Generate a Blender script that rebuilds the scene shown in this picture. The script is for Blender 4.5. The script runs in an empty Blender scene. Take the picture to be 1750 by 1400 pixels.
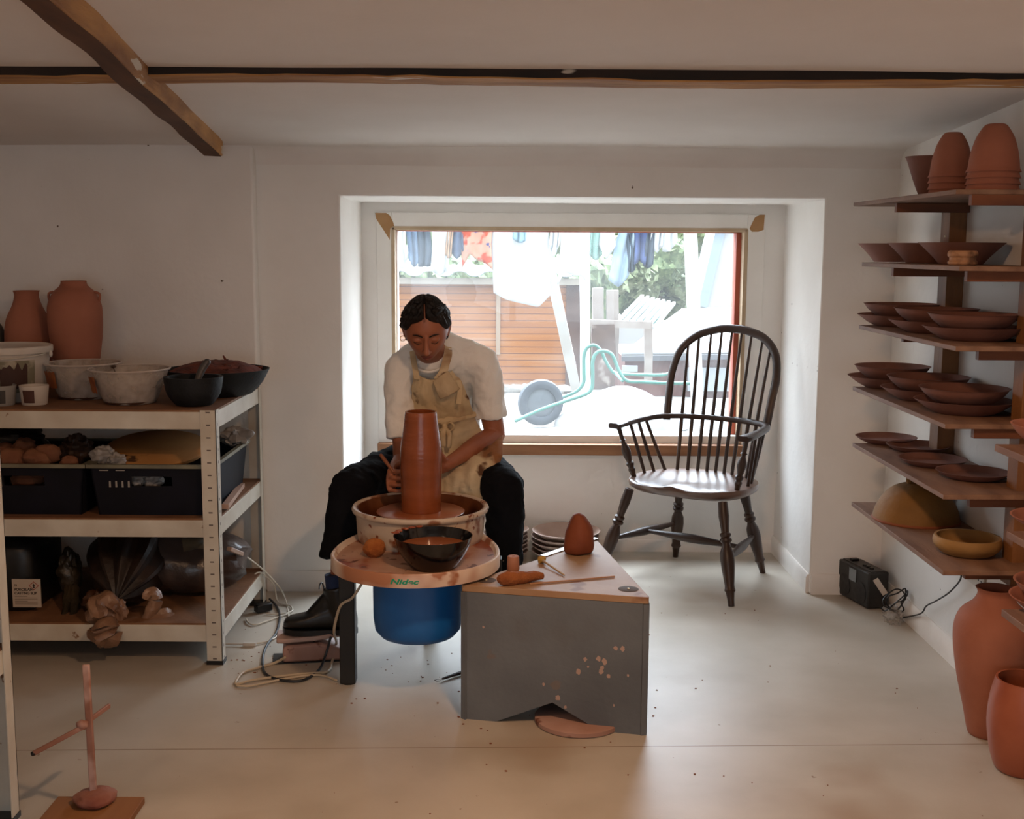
import bpy, bmesh, math, random
from mathutils import Vector, Matrix, noise
R = math.radians
C = bpy.context.scene.collection
sc = bpy.context.scene
# ---------------------------------------------------------------- camera, world, lights, exposure
CAM_Z, PITCH, ROLL, FPX = 1.4, 7.83, 0.35, 2000.0
cam_d = bpy.data.cameras.new('camera'); cam_d.sensor_width = 36; cam_d.lens = FPX * 36 / 1750
cam_d.clip_start = .05; cam_d.clip_end = 300
cam = bpy.data.objects.new('camera', cam_d); C.objects.link(cam)
CM = Matrix.Rotation(R(90 - PITCH), 3, 'X') @ Matrix.Rotation(R(ROLL), 3, 'Z')
cam.matrix_world = Matrix.Translation((0, 0, CAM_Z)) @ CM.to_4x4()
sc.camera = cam
sc.view_settings.view_transform = 'Standard'; sc.view_settings.look = 'None'
sc.view_settings.gamma = 1; sc.view_settings.use_curve_mapping = False
sc.view_settings.exposure = 0.1
W = bpy.data.worlds.new('sky'); sc.world = W; W.use_nodes = True
wn = W.node_tree.nodes; wl = W.node_tree.links; wn.clear()
wo = wn.new('ShaderNodeOutputWorld'); wb = wn.new('ShaderNodeBackground')
wg = wn.new('ShaderNodeTexCoord'); ws = wn.new('ShaderNodeSeparateXYZ'); wr = wn.new('ShaderNodeValToRGB')
wl.new(wg.outputs['Generated'], ws.inputs[0]); wl.new(ws.outputs['Z'], wr.inputs[0])
wr.color_ramp.elements[0].position = 0.0; wr.color_ramp.elements[0].color = (.79, .90, 1.0, 1)
wr.color_ramp.elements[1].position = .6; wr.color_ramp.elements[1].color = (.74, .87, 1.0, 1)
wl.new(wr.outputs[0], wb.inputs[0]); wl.new(wb.outputs[0], wo.inputs[0])
# overcast sky with the bright cloud round the hidden sun, high and to the right
SUN = Vector((.10, .30, .95)).normalized(); SKY_BASE, SKY_LOBE, SKY_POW = 3.4, 38.0, 3.0
wd = wn.new('ShaderNodeVectorMath'); wd.operation = 'DOT_PRODUCT'; wd.inputs[1].default_value = SUN; wl.new(wg.outputs['Generated'], wd.inputs[0])
w1 = wn.new('ShaderNodeMath'); w1.operation = 'MAXIMUM'; w1.inputs[1].default_value = 0; wl.new(wd.outputs['Value'], w1.inputs[0])
w2 = wn.new('ShaderNodeMath'); w2.operation = 'POWER'; w2.inputs[1].default_value = SKY_POW; wl.new(w1.outputs[0], w2.inputs[0])
w3 = wn.new('ShaderNodeMath'); w3.operation = 'MULTIPLY_ADD'; w3.inputs[1].default_value = SKY_LOBE; w3.inputs[2].default_value = SKY_BASE; wl.new(w2.outputs[0], w3.inputs[0]); wl.new(w3.outputs[0], wb.inputs[1])
def area(name, loc, rot, sx, sy, power, col, portal=False, spread=180):
    l = bpy.data.lights.new(name, 'AREA'); l.shape = 'RECTANGLE'; l.size = sx; l.size_y = sy
    l.energy = power; l.color = col; l.spread = R(spread)
    if portal: l.cycles.is_portal = True
    o = bpy.data.objects.new(name, l); C.objects.link(o); o.location = loc; o.rotation_euler = rot; return o
area('window_portal', (.255, 5.47, 1.02), (R(-90), 0, 0), 1.56, .98, 1, (1, 1, 1), portal=True)
area('window_portal', (0, -1.36, 1.15), (R(90), 0, 0), 2.2, 1.1, 1, (1, 1, 1), portal=True)
LAMPS = [((.25, 2.08, 1.905), 20.0, .13), ((-1.45, 1.5, 1.93), 7.0, .16)]
for i, (p, e, s) in enumerate(LAMPS):
    area('lamp_light', (p[0], p[1], p[2] - .045), (0, 0, 0), s, s, e, (1, .61, .36))

# ---------------------------------------------------------------- geometry helpers
def ray(px, py): return CM @ Vector(((px - 875) / FPX, -(py - 700) / FPX, -1))
def P(px, py, y): r = ray(px, py); t = y / r.y; return Vector((r.x * t, y, CAM_Z + r.z * t))     # a point at distance y
def Z(px, py, z): r = ray(px, py); t = (z - CAM_Z) / r.z; return Vector((r.x * t, r.y * t, z))   # a point at height z
def X(px, py, x): r = ray(px, py); t = x / r.x; return Vector((x, r.y * t, CAM_Z + r.z * t))     # a point on a side plane
def s2l(c): return c / 12.92 if c <= .04045 else ((c + .055) / 1.055) ** 2.4
ALB = [1.0]
def hx(h):
    if not isinstance(h, str): return tuple(h) + (1,) if len(h) == 3 else h
    h = h.lstrip('#'); return tuple(ALB[0] * s2l(int(h[i:i+2], 16) / 255) for i in (0, 2, 4)) + (1,)
_m = {}
def M(name, col, rough=.6, col2=None, scale=6, bump=0, bscale=60, metal=0, spots=None, st=(1, 1, 1), spec=.5, lo=.35, hi=.65,
      spots2=None, dist=0, trans=0, coat=0, sub=0, sheen=0):
    if name in _m: return _m[name]
    m = bpy.data.materials.new(name); m.use_nodes = True; n = m.node_tree.nodes; l = m.node_tree.links
    b = n['Principled BSDF']; b.inputs['Roughness'].default_value = rough; b.inputs['Metallic'].default_value = metal
    b.inputs['Specular IOR Level'].default_value = spec
    if coat: b.inputs['Coat Weight'].default_value = coat; b.inputs['Coat Roughness'].default_value = .12
    if trans: b.inputs['Transmission Weight'].default_value = trans
    if sheen: b.inputs['Sheen Weight'].default_value = sheen
    if sub:
        b.inputs['Subsurface Weight'].default_value = sub; b.inputs['Subsurface Radius'].default_value = (.012, .006, .004)
        b.inputs['Subsurface Scale'].default_value = 1
    b.inputs['Base Color'].default_value = hx(col)
    tc = n.new('ShaderNodeTexCoord'); mp = n.new('ShaderNodeMapping'); mp.inputs['Scale'].default_value = st
    l.new(tc.outputs['Object'], mp.inputs[0]); cur = None
    if col2:
        t = n.new('ShaderNodeTexNoise'); t.inputs['Scale'].default_value = scale; t.inputs['Detail'].default_value = 6
        t.inputs['Distortion'].default_value = dist
        l.new(mp.outputs[0], t.inputs[0]); r = n.new('ShaderNodeValToRGB')
        r.color_ramp.elements[0].position = lo; r.color_ramp.elements[1].position = hi
        r.color_ramp.elements[0].color = hx(col); r.color_ramp.elements[1].color = hx(col2)
        l.new(t.outputs[0], r.inputs[0]); cur = r.outputs[0]
    for k, sp in enumerate((spots, spots2)):
        if not sp: continue
        scol, ssc, th, soft = sp
        t = n.new('ShaderNodeTexNoise'); t.inputs['Scale'].default_value = ssc; t.inputs['Detail'].default_value = 3
        off = n.new('ShaderNodeVectorMath'); off.inputs[1].default_value = (3.7 * k + 1.3, 7.1 * k + 2.2, 5.5)
        l.new(mp.outputs[0], off.inputs[0]); l.new(off.outputs[0], t.inputs[0])
        r = n.new('ShaderNodeValToRGB'); r.color_ramp.elements[0].position = th; r.color_ramp.elements[1].position = th + soft
        r.color_ramp.elements[0].color = (0, 0, 0, 1); r.color_ramp.elements[1].color = (1, 1, 1, 1)
        l.new(t.outputs[0], r.inputs[0]); x = n.new('ShaderNodeMix'); x.data_type = 'RGBA'
        l.new(r.outputs[0], x.inputs[0])
        if cur: l.new(cur, x.inputs[6])
        else: x.inputs[6].default_value = hx(col)
        x.inputs[7].default_value = hx(scol); cur = x.outputs[2]
    if cur: l.new(cur, b.inputs['Base Color'])
    if bump:
        t = n.new('ShaderNodeTexNoise'); t.inputs['Scale'].default_value = bscale; t.inputs['Detail'].default_value = 5
        l.new(mp.outputs[0], t.inputs[0]); bp = n.new('ShaderNodeBump'); bp.inputs['Strength'].default_value = bump
        bp.inputs['Distance'].default_value = .01; l.new(t.outputs[0], bp.inputs['Height']); l.new(bp.outputs[0], b.inputs['Normal'])
    _m[name] = m; return m

class MB:
    """collects shapes; build() links them as ONE mesh object"""
    def __init__(s): s.v = []; s.f = []
    def add(s, vs, fs):
        k = len(s.v); s.v += [Vector(v) for v in vs]; s.f += [tuple(i + k for i in f) for f in fs]; return s
    def box(s, a, b):
        x0, y0, z0 = a; x1, y1, z1 = b
        return s.add([(x0,y0,z0),(x1,y0,z0),(x1,y1,z0),(x0,y1,z0),(x0,y0,z1),(x1,y0,z1),(x1,y1,z1),(x0,y1,z1)],
                     [(3,2,1,0),(4,5,6,7),(0,1,5,4),(1,2,6,5),(2,3,7,6),(3,0,4,7)])
    def bar(s, a, b, w, h, up=(0,0,1), n=1, wob=0, seed=0, w2=None):
        a = Vector(a); b = Vector(b); d = (b - a).normalized(); up = Vector(up)
        sd = d.cross(up).normalized(); u = sd.cross(d).normalized(); rings = []
        rnd = random.Random(seed)
        for i in range(n + 1):
            t = i / n; c = a.lerp(b, t); ww = w if w2 is None else w + (w2 - w) * t
            j = [rnd.uniform(-wob, wob) for _ in range(8)]
            rings.append([c + sd * (q * ww / 2 + j[2*k]) + u * (r_ * h / 2 + j[2*k+1]) for k, (q, r_) in enumerate(((-1,-1),(1,-1),(1,1),(-1,1)))])
        return s.loft(rings)
    def loft(s, rings, closed=True, cap=True, flip=False):
        n = len(rings[0]); vs = [v for r in rings for v in r]; fs = []
        for i in range(len(rings) - 1):
            for j in range(n if closed else n - 1):
                a, b_ = i * n + j, i * n + (j + 1) % n
                fs.append((a, b_, b_ + n, a + n))
        if cap and closed:
            fs.append(tuple(range(n))[::-1]); fs.append(tuple((len(rings) - 1) * n + j for j in range(n)))
        if flip: fs = [f[::-1] for f in fs]
        return s.add(vs, fs)
    def tube(s, pts, r, seg=10, flat=1.0, up=(0,0,1), smooth=0, caps=2, closed=False):
        pts = [Vector(p) for p in pts]
        rs = list(r) if isinstance(r, (list, tuple)) else [r] * len(pts)
        if smooth:
            q = []; qr = []; n = len(pts)
            for i in range(n if closed else n - 1):
                if closed: p0, p1, p2, p3 = pts[i-1], pts[i], pts[(i+1) % n], pts[(i+2) % n]; ra, rb = rs[i], rs[(i+1) % n]
                else: p0, p1, p2, p3 = pts[max(i-1,0)], pts[i], pts[i+1], pts[min(i+2,n-1)]; ra, rb = rs[i], rs[i+1]
                for k in range(smooth):
                    t = k / smooth
                    q.append(.5 * ((2*p1) + (p2-p0)*t + (2*p0-5*p1+4*p2-p3)*t*t + (3*p1-p0-3*p2+p3)*t**3)); qr.append(ra + (rb-ra)*(t*t*(3-2*t)))
            if not closed: q.append(pts[-1]); qr.append(rs[-1])
            pts, rs = q, qr
        n = len(pts); rings = []; prev = None
        for i, p in enumerate(pts):
            if closed: d = (pts[(i+1) % n] - pts[i-1])
            else: d = pts[min(i+1, n-1)] - pts[max(i-1, 0)]
            d = d.normalized() if d.length > 1e-9 else Vector((0,0,1))
            if prev is None:
                u = Vector(up)
                if abs(d.dot(u.normalized())) > .95: u = Vector((0,1,0)) if abs(d.y) < .9 else Vector((1,0,0))
            else: u = prev
            sd = d.cross(u).normalized(); u = sd.cross(d).normalized(); prev = u
            rings.append((p, sd, u, d, rs[i]))
        def ring(p, sd, u, rr): return [p + sd * (math.cos(2*math.pi*k/seg) * rr) + u * (math.sin(2*math.pi*k/seg) * rr * flat) for k in range(seg)]
        out = []
        if caps == 2 and not closed:
            p, sd, u, d, rr = rings[0]
            for a in (75, 50, 25): out.append(ring(p - d * rr * math.sin(R(a)), sd, u, rr * math.cos(R(a))))
        for p, sd, u, d, rr in rings: out.append(ring(p, sd, u, rr))
        if caps == 2 and not closed:
            p, sd, u, d, rr = rings[-1]
            for a in (25, 50, 75): out.append(ring(p + d * rr * math.sin(R(a)), sd, u, rr * math.cos(R(a))))
        if closed: out.append(out[0]); return s.loft(out, cap=False)
        return s.loft(out, cap=caps > 0)
    def lathe(s, prof, c=(0,0,0), seg=40, wob=0, seed=0, sx=1, sy=1, tilt=None):
        """prof: list of (r, z); r = 0 closes"""
        c = Vector(c); n = len(prof); base = len(s.v); vs = []; fs = []; idx = []
        for i, (r, z) in enumerate(prof):
            if r <= 1e-6: idx.append([len(vs)]); vs.append(Vector((0, 0, z)))
            else:
                row = []
                for k in range(seg):
                    a = 2 * math.pi * k / seg; rr = r
                    if wob: rr *= 1 + wob * noise.noise(Vector((math.cos(a) * 1.3 + seed, math.sin(a) * 1.3, z * 9)))
                    row.append(len(vs)); vs.append(Vector((rr * math.cos(a) * sx, rr * math.sin(a) * sy, z)))
                idx.append(row)
        for i in range(n - 1):
            a, b = idx[i], idx[i+1]
            for k in range(seg):
                k2 = (k + 1) % seg
                if len(a) == 1 and len(b) == 1: continue
                if len(a) == 1: fs.append((a[0], b[k2], b[k]))
                elif len(b) == 1: fs.append((a[k], a[k2], b[0]))
                else: fs.append((a[k], a[k2], b[k2], b[k]))
        if tilt is not None: vs = [tilt @ v for v in vs]
        return s.add([v + c for v in vs], fs)
    def prism(s, poly, z0, z1, mtx=None):
        n = len(poly); vs = [Vector((x, y, z0)) for x, y in poly] + [Vector((x, y, z1)) for x, y in poly]
        if mtx is not None: vs = [mtx @ v for v in vs]
        return s.add(vs, [tuple(range(n))[::-1], tuple(range(n, 2*n))] + [(i, (i+1) % n, (i+1) % n + n, i + n) for i in range(n)])
    def grid(s, fn, nu, nv):
        vs = [Vector(fn(i / nu, j / nv)) for j in range(nv + 1) for i in range(nu + 1)]
        return s.add(vs, [(j*(nu+1)+i, j*(nu+1)+i+1, (j+1)*(nu+1)+i+1, (j+1)*(nu+1)+i) for j in range(nv) for i in range(nu)])
    def blob(s, c, rx, ry, rz, seed=0, amp=.15, fr=1.5, seg=20, rings=12, mtx=None):
        vs = []; c = Vector(c)
        for j in range(rings + 1):
            th = math.pi * j / rings
            for i in range(seg):
                a = 2 * math.pi * i / seg; d = Vector((math.sin(th)*math.cos(a), math.sin(th)*math.sin(a), math.cos(th)))
                k = 1 + amp * noise.fractal(d * fr + Vector((seed*3.1, seed*1.7, seed)), 1, 2, 3)
                v = Vector((d.x*rx*k, d.y*ry*k, d.z*rz*k))
                if mtx is not None: v = mtx @ v
                vs.append(v + c)
        return s.add(vs, [(j*seg+i, (j+1)*seg+i, (j+1)*seg+(i+1) % seg, j*seg+(i+1) % seg) for j in range(rings) for i in range(seg)])
    def xf(s, m, k=0):
        for i in range(k, len(s.v)): s.v[i] = m @ s.v[i]
        return s
    def noise(s, amp, fr, seed=0, k=0):
        for i in range(k, len(s.v)):
            s.v[i] = s.v[i] + noise.noise_vector(s.v[i] * fr + Vector((seed, seed*2, 0))) * amp
        return s
    def build(s, name, mat, parent=None, loc=None, bevel=0, solid=0, sub=0, smooth=40, remesh=0, relax=0, sharp=False):
        off = Vector((0,0,0))
        if parent is not None: off = Vector(parent.get('_w', (0,0,0)))
        if loc is not None: off = Vector(loc)
        me = bpy.data.meshes.new(name); me.from_pydata([v - off for v in s.v], [], s.f)
        bm = bmesh.new(); bm.from_mesh(me); bmesh.ops.remove_doubles(bm, verts=bm.verts, dist=1e-6)
        if not solid or bevel: bmesh.ops.recalc_face_normals(bm, faces=bm.faces)
        bm.to_mesh(me); bm.free()
        if not sharp:
            me.polygons.foreach_set('use_smooth', [True] * len(me.polygons))
            if not (remesh or sub): me.set_sharp_from_angle(angle=R(smooth))
        if mat: me.materials.append(mat)
        o = bpy.data.objects.new(name, me); C.objects.link(o)
        if parent is not None: o.parent = parent
        if loc is not None: o.location = loc
        if loc is not None: o['_w'] = tuple(loc)
        elif parent is not None: o['_w'] = tuple(off)
        if solid: d = o.modifiers.new('s', 'SOLIDIFY'); d.thickness = solid; d.offset = 0
        if bevel: d = o.modifiers.new('b', 'BEVEL'); d.width = bevel; d.segments = 2; d.limit_method = 'ANGLE'; d.angle_limit = R(40)
        if sub: d = o.modifiers.new('u', 'SUBSURF'); d.levels = sub; d.render_levels = sub
        if remesh: d = o.modifiers.new('r', 'REMESH'); d.mode = 'VOXEL'; d.voxel_size = remesh; d.use_smooth_shade = True
        if relax: d = o.modifiers.new('sm', 'SMOOTH'); d.factor = .5; d.iterations = relax
        return o

def tag(o, label=None, cat=None, group=None, kind=None):
    if label: o['label'] = label
    if cat: o['category'] = cat
    if group: o['group'] = group
    if kind: o['kind'] = kind
    return o
def thing(name, loc, label, cat, group=None):
    o = bpy.data.objects.new(name, None); o.empty_display_size = .05; C.objects.link(o); o.location = loc; o['_w'] = tuple(loc)
    return tag(o, label, cat, group)
def struct(o): o['kind'] = 'structure'; return o
def dup(o, loc, label, rz=0, parent=None):
    c = o.copy(); C.objects.link(c); c.location = loc; c['_w'] = tuple(loc)
    if rz: c.rotation_euler = (0, 0, rz)
    if label: c['label'] = label
    for ch in [x for x in bpy.data.objects if x.parent == o]:
        k = ch.copy(); C.objects.link(k); k.parent = c
    return c
def text_mesh(s, size, ext=.0008, shear=0, bold=0, sx=1):
    cu = bpy.data.curves.new('t', 'FONT'); cu.body = s; cu.size = size; cu.extrude = ext; cu.shear = shear; cu.offset = bold
    cu.align_x = 'CENTER'; cu.align_y = 'CENTER'
    o = bpy.data.objects.new('t', cu); C.objects.link(o); dg = bpy.context.evaluated_depsgraph_get()
    me = bpy.data.meshes.new_from_object(o.evaluated_get(dg)); mb = MB()
    mb.add([Vector((v.co.x * sx, v.co.y, v.co.z)) for v in me.vertices], [tuple(p.vertices) for p in me.polygons])
    bpy.data.objects.remove(o); bpy.data.meshes.remove(me); bpy.data.curves.remove(cu); return mb
def cat(pts, n):
    """Catmull-Rom through a list"""
    out = []; m = len(pts)
    for i in range(n + 1):
        t = i / n * (m - 1); k = min(int(t), m - 2); f = t - k
        p0, p1, p2, p3 = pts[max(k-1,0)], pts[k], pts[k+1], pts[min(k+2, m-1)]
        out.append(.5 * ((2*p1) + (p2-p0)*f + (2*p0-5*p1+4*p2-p3)*f*f + (3*p1-p0-3*p2+p3)*f**3))
    return out
def sheet(mb, rows, nu, nv, wr=0, fr=12, seed=0, nrm=(0,-1,0)):
    """smooth surface through a grid of control points"""
    a = [cat(r, nu) for r in rows]; cols = [cat([r[i] for r in a], nv) for i in range(nu + 1)]; nrm = Vector(nrm)
    def fn(u, v):
        p = cols[round(u*nu)][round(v*nv)].copy()
        if wr: p += nrm * wr * noise.fractal(Vector((p.x*fr, p.z*fr*.6, seed)), 1, 2, 3)
        return p
    return mb.grid(fn, nu, nv)
# ---------------------------------------------------------------- materials shared
plaster = M('plaster', '#ece7e1', .85, '#e4ded7', 2.5, bump=.12, bscale=35, spots=('#6d5a4a', 24, .76, .01))
ceil_m = M('ceiling_paint', '#e4dcd5', .9, '#ddd4cc', 2, bump=.1, bscale=25)
skirt_m = M('skirting_paint', '#e6e0d9', .55, '#dad2c9', 5, bump=.05)
oak = M('old_beam_wood', '#b5844c', .8, '#8a5c33', 5, bump=.5, bscale=30, st=(.6, 3, 3), spots=('#cfc4b4', 5, .66, .02))
oak_y = M('old_beam_wood_long', '#bd8b52', .8, '#8d6037', 5, bump=.5, bscale=30, st=(3, .6, 3), spots=('#cfc4b4', 6, .66, .02))
pine = M('raw_pine', '#b98658', .7, '#9a6a42', 4, bump=.2, bscale=40, st=(.5, 3, 6))
white_met = M('white_enamel', '#c9c3b6', .5, '#b5ab9b', 7, spots=('#7d5c43', 22, .70, .03))
terra = M('terracotta', '#a3654c', .8, '#935740', 5, bump=.08, bscale=80)
terra_d = M('terracotta_dark', '#83584a', .82, '#74493a', 6, bump=.08, bscale=80)
clay_wet = M('wet_clay', '#8a4423', .35, '#7a3a1c', 8, bump=.15, bscale=30)
black_pl = M('black_plastic', '#0b0b0c', .4, '#121213', 10)
# ---------------------------------------------------------------- the room
XR, YB, XA0, XA1, YA = 1.515, 4.67, -.682, 1.226, 5.34
WX0, WX1, WZ0, WZ1 = -.545, 1.055, .515, 1.492
def floor_mat():
    m = M('floor_vinyl', '#bab1a4', .40, '#aba192', 3, bump=.03, bscale=150, spots=('#9a846e', 1.6, .60, .15), spots2=('#86705a', 30, .735, .02), spec=.4)
    n = m.node_tree.nodes; l = m.node_tree.links; b = n['Principled BSDF']
    tc = n.new('ShaderNodeTexCoord'); sp = n.new('ShaderNodeSeparateXYZ'); l.new(tc.outputs['Object'], sp.inputs[0])
    ax = n.new('ShaderNodeMath'); ax.operation = 'MULTIPLY_ADD'; ax.inputs[1].default_value = -.03; l.new(sp.outputs['X'], ax.inputs[0]); l.new(sp.outputs['Y'], ax.inputs[2])
    c = n.new('ShaderNodeMath'); c.operation = 'COMPARE'; c.inputs[1].default_value = 3.155; c.inputs[2].default_value = .0022; l.new(ax.outputs[0], c.inputs[0])
    x = n.new('ShaderNodeMix'); x.data_type = 'RGBA'; src = b.inputs['Base Color'].links[0].from_socket
    l.new(c.outputs[0], x.inputs[0]); l.new(src, x.inputs[6]); x.inputs[7].default_value = hx('#84705c'); l.new(x.outputs[2], b.inputs['Base Color']); return m
struct(MB().box((-2.6, -1.2, -.1), (1.7, 5.5, 0)).build('floor', floor_mat()))
zc = lambda y: 1.783 + .06 * (YB - y)
def ceil_fn(u, v):
    x = -2.6 + 4.3 * u; y = -1.2 + 5.95 * v
    return (x, y, zc(y) + .006 * noise.noise(Vector((x*1.2, y*1.2, 0))))
mb = MB().grid(ceil_fn, 40, 50); k = len(mb.v); mb.grid(lambda u, v: Vector(ceil_fn(u, v)) + Vector((0, 0, .15)), 40, 50)
struct(mb.build('ceiling', ceil_m))
# coved joint between ceiling and back wall
mb = MB(); prof = [(0, -.075), (-.004, -.05), (-.016, -.024), (-.038, -.006), (-.075, .006), (-.075, .05), (.02, .05), (.02, -.075)]
rings = []
for i in range(31):
    x = -2.6 + 4.115 * i / 30; rings.append([Vector((x, YB + a + .002, zc(YB) + b + .004 * noise.noise(Vector((x*2, 0, 0))))) for a, b in prof])
struct(mb.loft(rings).build('trim_1', ceil_m, smooth=60))
mb = MB().prism([(-2.6, 0), (XA0, 0), (XA0, 1.602), (XA1, 1.602), (XA1, 0), (1.7, 0), (1.7, 2.2), (-2.6, 2.2)], 0, YA + .12 - YB, Matrix(((1,0,0,0),(0,0,1,YB),(0,1,0,0),(0,0,0,1))))
struct(mb.build('wall_back', plaster, bevel=.006))
mb = MB().box((-2.55, 4.60, 0), (-1.008, YB, 1.9))
struct(mb.build('wall_projection', plaster, bevel=.008))
mb = MB().box((XA0 - .02, YA, 0), (WX0, YA + .12, 1.62)).box((WX1, YA, 0), (XA1 + .02, YA + .12, 1.62)).box((WX0, YA, 0), (WX1, YA + .12, WZ0 - .01)).box((WX0, YA, WZ1), (WX1, YA + .12, 1.62))
struct(mb.build('wall_alcove', plaster))
struct(MB().box((XR, -1.2, 0), (XR + .15, YB + .05, 2.2)).build('wall_right', plaster))
struct(MB().box((-2.7, -1.3, 0), (-2.55, YB + .1, 2.3)).build('wall_left', plaster))
FX0, FX1, FZ0, FZ1 = -1.1, 1.1, .6, 1.7  # opening for the added fill window, sized by the front light wanted
mb = MB()
for q in (((-2.7, 0), (FX0, 2.4)), ((FX1, 0), (1.7, 2.4)), ((FX0, 0), (FX1, FZ0)), ((FX0, FZ1), (FX1, 2.4))): mb.box((q[0][0], -1.35, q[0][1]), (q[1][0], -1.2, q[1][1]))
struct(mb.build('wall_front', plaster))
# skirting
def skirting(name, a, b, nrm, h=.085, t=.012):
    a = Vector(a); b = Vector(b); n_ = Vector(nrm)
    pr = [(0, 0), (t, 0), (t, h - .012), (t * .4, h), (0, h)]
    struct(MB().loft([[p + n_ * u + Vector((0, 0, w)) for u, w in pr] for p in (a, b)]).build(name, skirt_m))
skirting('baseboard_alcove', (XA0, YA, 0), (XA1, YA, 0), (0, -1, 0), .055)
skirting('baseboard_reveal', (XA1, YB + .01, 0), (XA1, YA, 0), (-1, 0, 0), .08)
skirting('baseboard_right', (XR, -1, 0), (XR, YB, 0), (-1, 0, 0), .085)
skirting('baseboard_back', (-1.0, YB, 0), (XA0 - .0, YB, 0), (0, -1, 0), .085)
skirting('baseboard_corner', (XA1 + .006, YB, 0), (XR, YB, 0), (0, -1, 0), .085)
# beams
mb = MB(); rnd = random.Random(3); rings = []
for i in range(60):
    t = i / 59; x = -2.5 + 3.99 * t; y = 3.27 + .035 * (x - 0) * -.0 ; zb = 1.844 - .004 * math.sin(x * 3) + .003 * rnd.random()
    w = .072 + .008 * noise.noise(Vector((x * 2.5, 1, 0)))
    rings.append([Vector((x, y - w, zb + .003*rnd.random())), Vector((x, y + w, zb + .002)), Vector((x, y + w, zb + .08)), Vector((x, y - w, zb + .08))])
tb_ = struct(mb.loft(rings).build('trim_2', oak, smooth=30, bevel=.003))
MB().loft([[r[0] + Vector((0, -.0015, .004)), r[0] + Vector((0, .001, .004)), r[3] + Vector((0, .001, 0)), r[3] + Vector((0, -.0015, 0))] for r in rings]).noise(.0006, 30).build('dark_near_face', M('dark_near_oak', '#2c1d14', .85, '#17100b', 6, spots=('#b5aa9c', 5, .66, .02), st=(.6, 3, 3)), tb_)  # thin strip that makes the beam's near face darker than its bottom
mb = MB(); rings = []
a, b = P(372, 236, 4.52), P(-60, -66, 1.95)
for i in range(40):
    t = i / 39; y = 4.52 + (1.2 - 4.52) * t; x = -1.135 + (4.52 - y) * .098 + .008 * noise.noise(Vector((y * 2, 4, 0))); zb = zc(y) - .052 + .006 * noise.noise(Vector((y * 3, 0, 2)))
    w = .034 + .004 * noise.noise(Vector((y * 4, 9, 0)))
    rings.append([Vector((x - w, y, zb + .003)), Vector((x + w, y, zb)), Vector((x + w + .004, y, zb + .07)), Vector((x - w, y, zb + .07))])
tb_ = struct(mb.loft(rings).build('trim_3', oak_y, smooth=30, bevel=.004))
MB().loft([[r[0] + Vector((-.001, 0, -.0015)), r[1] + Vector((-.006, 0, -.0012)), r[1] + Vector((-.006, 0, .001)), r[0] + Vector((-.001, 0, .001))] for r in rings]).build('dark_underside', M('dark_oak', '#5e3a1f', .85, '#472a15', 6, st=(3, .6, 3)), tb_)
# ---------------------------------------------------------------- window
win = struct(thing('window_1', (.255, YA, WZ0), None, None))
casing_m = M('casing_board', '#e8e3dc', .7, '#e0d9d1', 3, bump=.05)
cas = MB(); t = YA - .012
cas.box((-.615, t, .50), (WX0, YA, 1.558)).box((WX1, t, .50), (1.135, YA, 1.558)).box((WX0, t, WZ1), (WX1, YA, 1.558))
co = cas.build('window_casing', casing_m, win, bevel=.002)
raw = M('raw_board', '#a98056', .8, '#9c7349', 9)
for pts in ([(641,364),(660,364),(666,368),(672,380),(674,388),(667,390),(666,410),(656,394),(648,382),(643,374)], [(1307,367),(1298,367),(1290,372),(1284,384),(1281,391),(1285,396),(1296,396),(1305,393)]):
    q = [P(x, y, YA - .0125) for x, y in pts]
    MB().prism([(v.x, v.z) for v in q], 0, .0012, Matrix(((1,0,0,0),(0,0,-1,YA - .012),(0,1,0,0),(0,0,0,1)))).build('unpainted_corner', raw, co)
beige = M('frame_beige', '#b9a184', .6, '#a58b6c', 6)
mb = MB(); y0, y1 = YA - .016, YA + .06
for (a0, a1, b0, b1) in ((WX0 - .004, WX0 + .012, WZ0, WZ1), (WX1 - .014, WX1 + .004, WZ0, WZ1), (WX0, WX1, WZ1 - .012, WZ1 + .005)):
    mb.box((a0, y0, b0), (a1, y1, b1))
mb.build('window_frame', beige, win, bevel=.002)
red = M('frame_red_paint', '#b0573f', .6, '#9a4a36', 6)
mb = MB(); y0, y1 = YA + .05, YA + .13
for (a0, a1, b0, b1) in ((WX1 - .036, WX1, WZ0, WZ1), (WX0, WX1, WZ1 - .016, WZ1)):
    mb.box((a0, y0, b0), (a1, y1, b1))
mb.build('outer_frame', red, win, bevel=.002)
MB().box((WX0, YA + .05, WZ0), (WX0 + .016, YA + .13, WZ1)).build('outer_frame_edge', M('frame_pale_pink', '#d9c6bb', .6), win)
wht = M('sill_white', '#e2dfd8', .5)
MB().box((WX0, YA - .002, WZ0 - .012), (WX1, YA + .13, WZ0 + .032)).build('inner_sill', wht, win)
MB().box((-.615, YA - .055, .462), (1.062, YA + .002, .512)).noise(.0015, 8).build('window_sill', M('sill_pine', '#9a6c4a', .7, '#7f5538', 4, bump=.2, bscale=40, st=(.5, 3, 6)), win, bevel=.003)
gm = bpy.data.materials.new('window_glass'); gm.use_nodes = True; n = gm.node_tree.nodes; l = gm.node_tree.links; n.clear()
go = n.new('ShaderNodeOutputMaterial'); tr = n.new('ShaderNodeBsdfTransparent'); tl = n.new('ShaderNodeBsdfTranslucent'); gl = n.new('ShaderNodeBsdfGlossy')
gl.inputs['Roughness'].default_value = .02; mx = n.new('ShaderNodeMixShader'); mx2 = n.new('ShaderNodeMixShader')
fr = n.new('ShaderNodeFresnel'); fr.inputs[0].default_value = 1.4; nt = n.new('ShaderNodeTexNoise'); nt.inputs['Scale'].default_value = 3.5; nt.inputs['Detail'].default_value = 6
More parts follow.
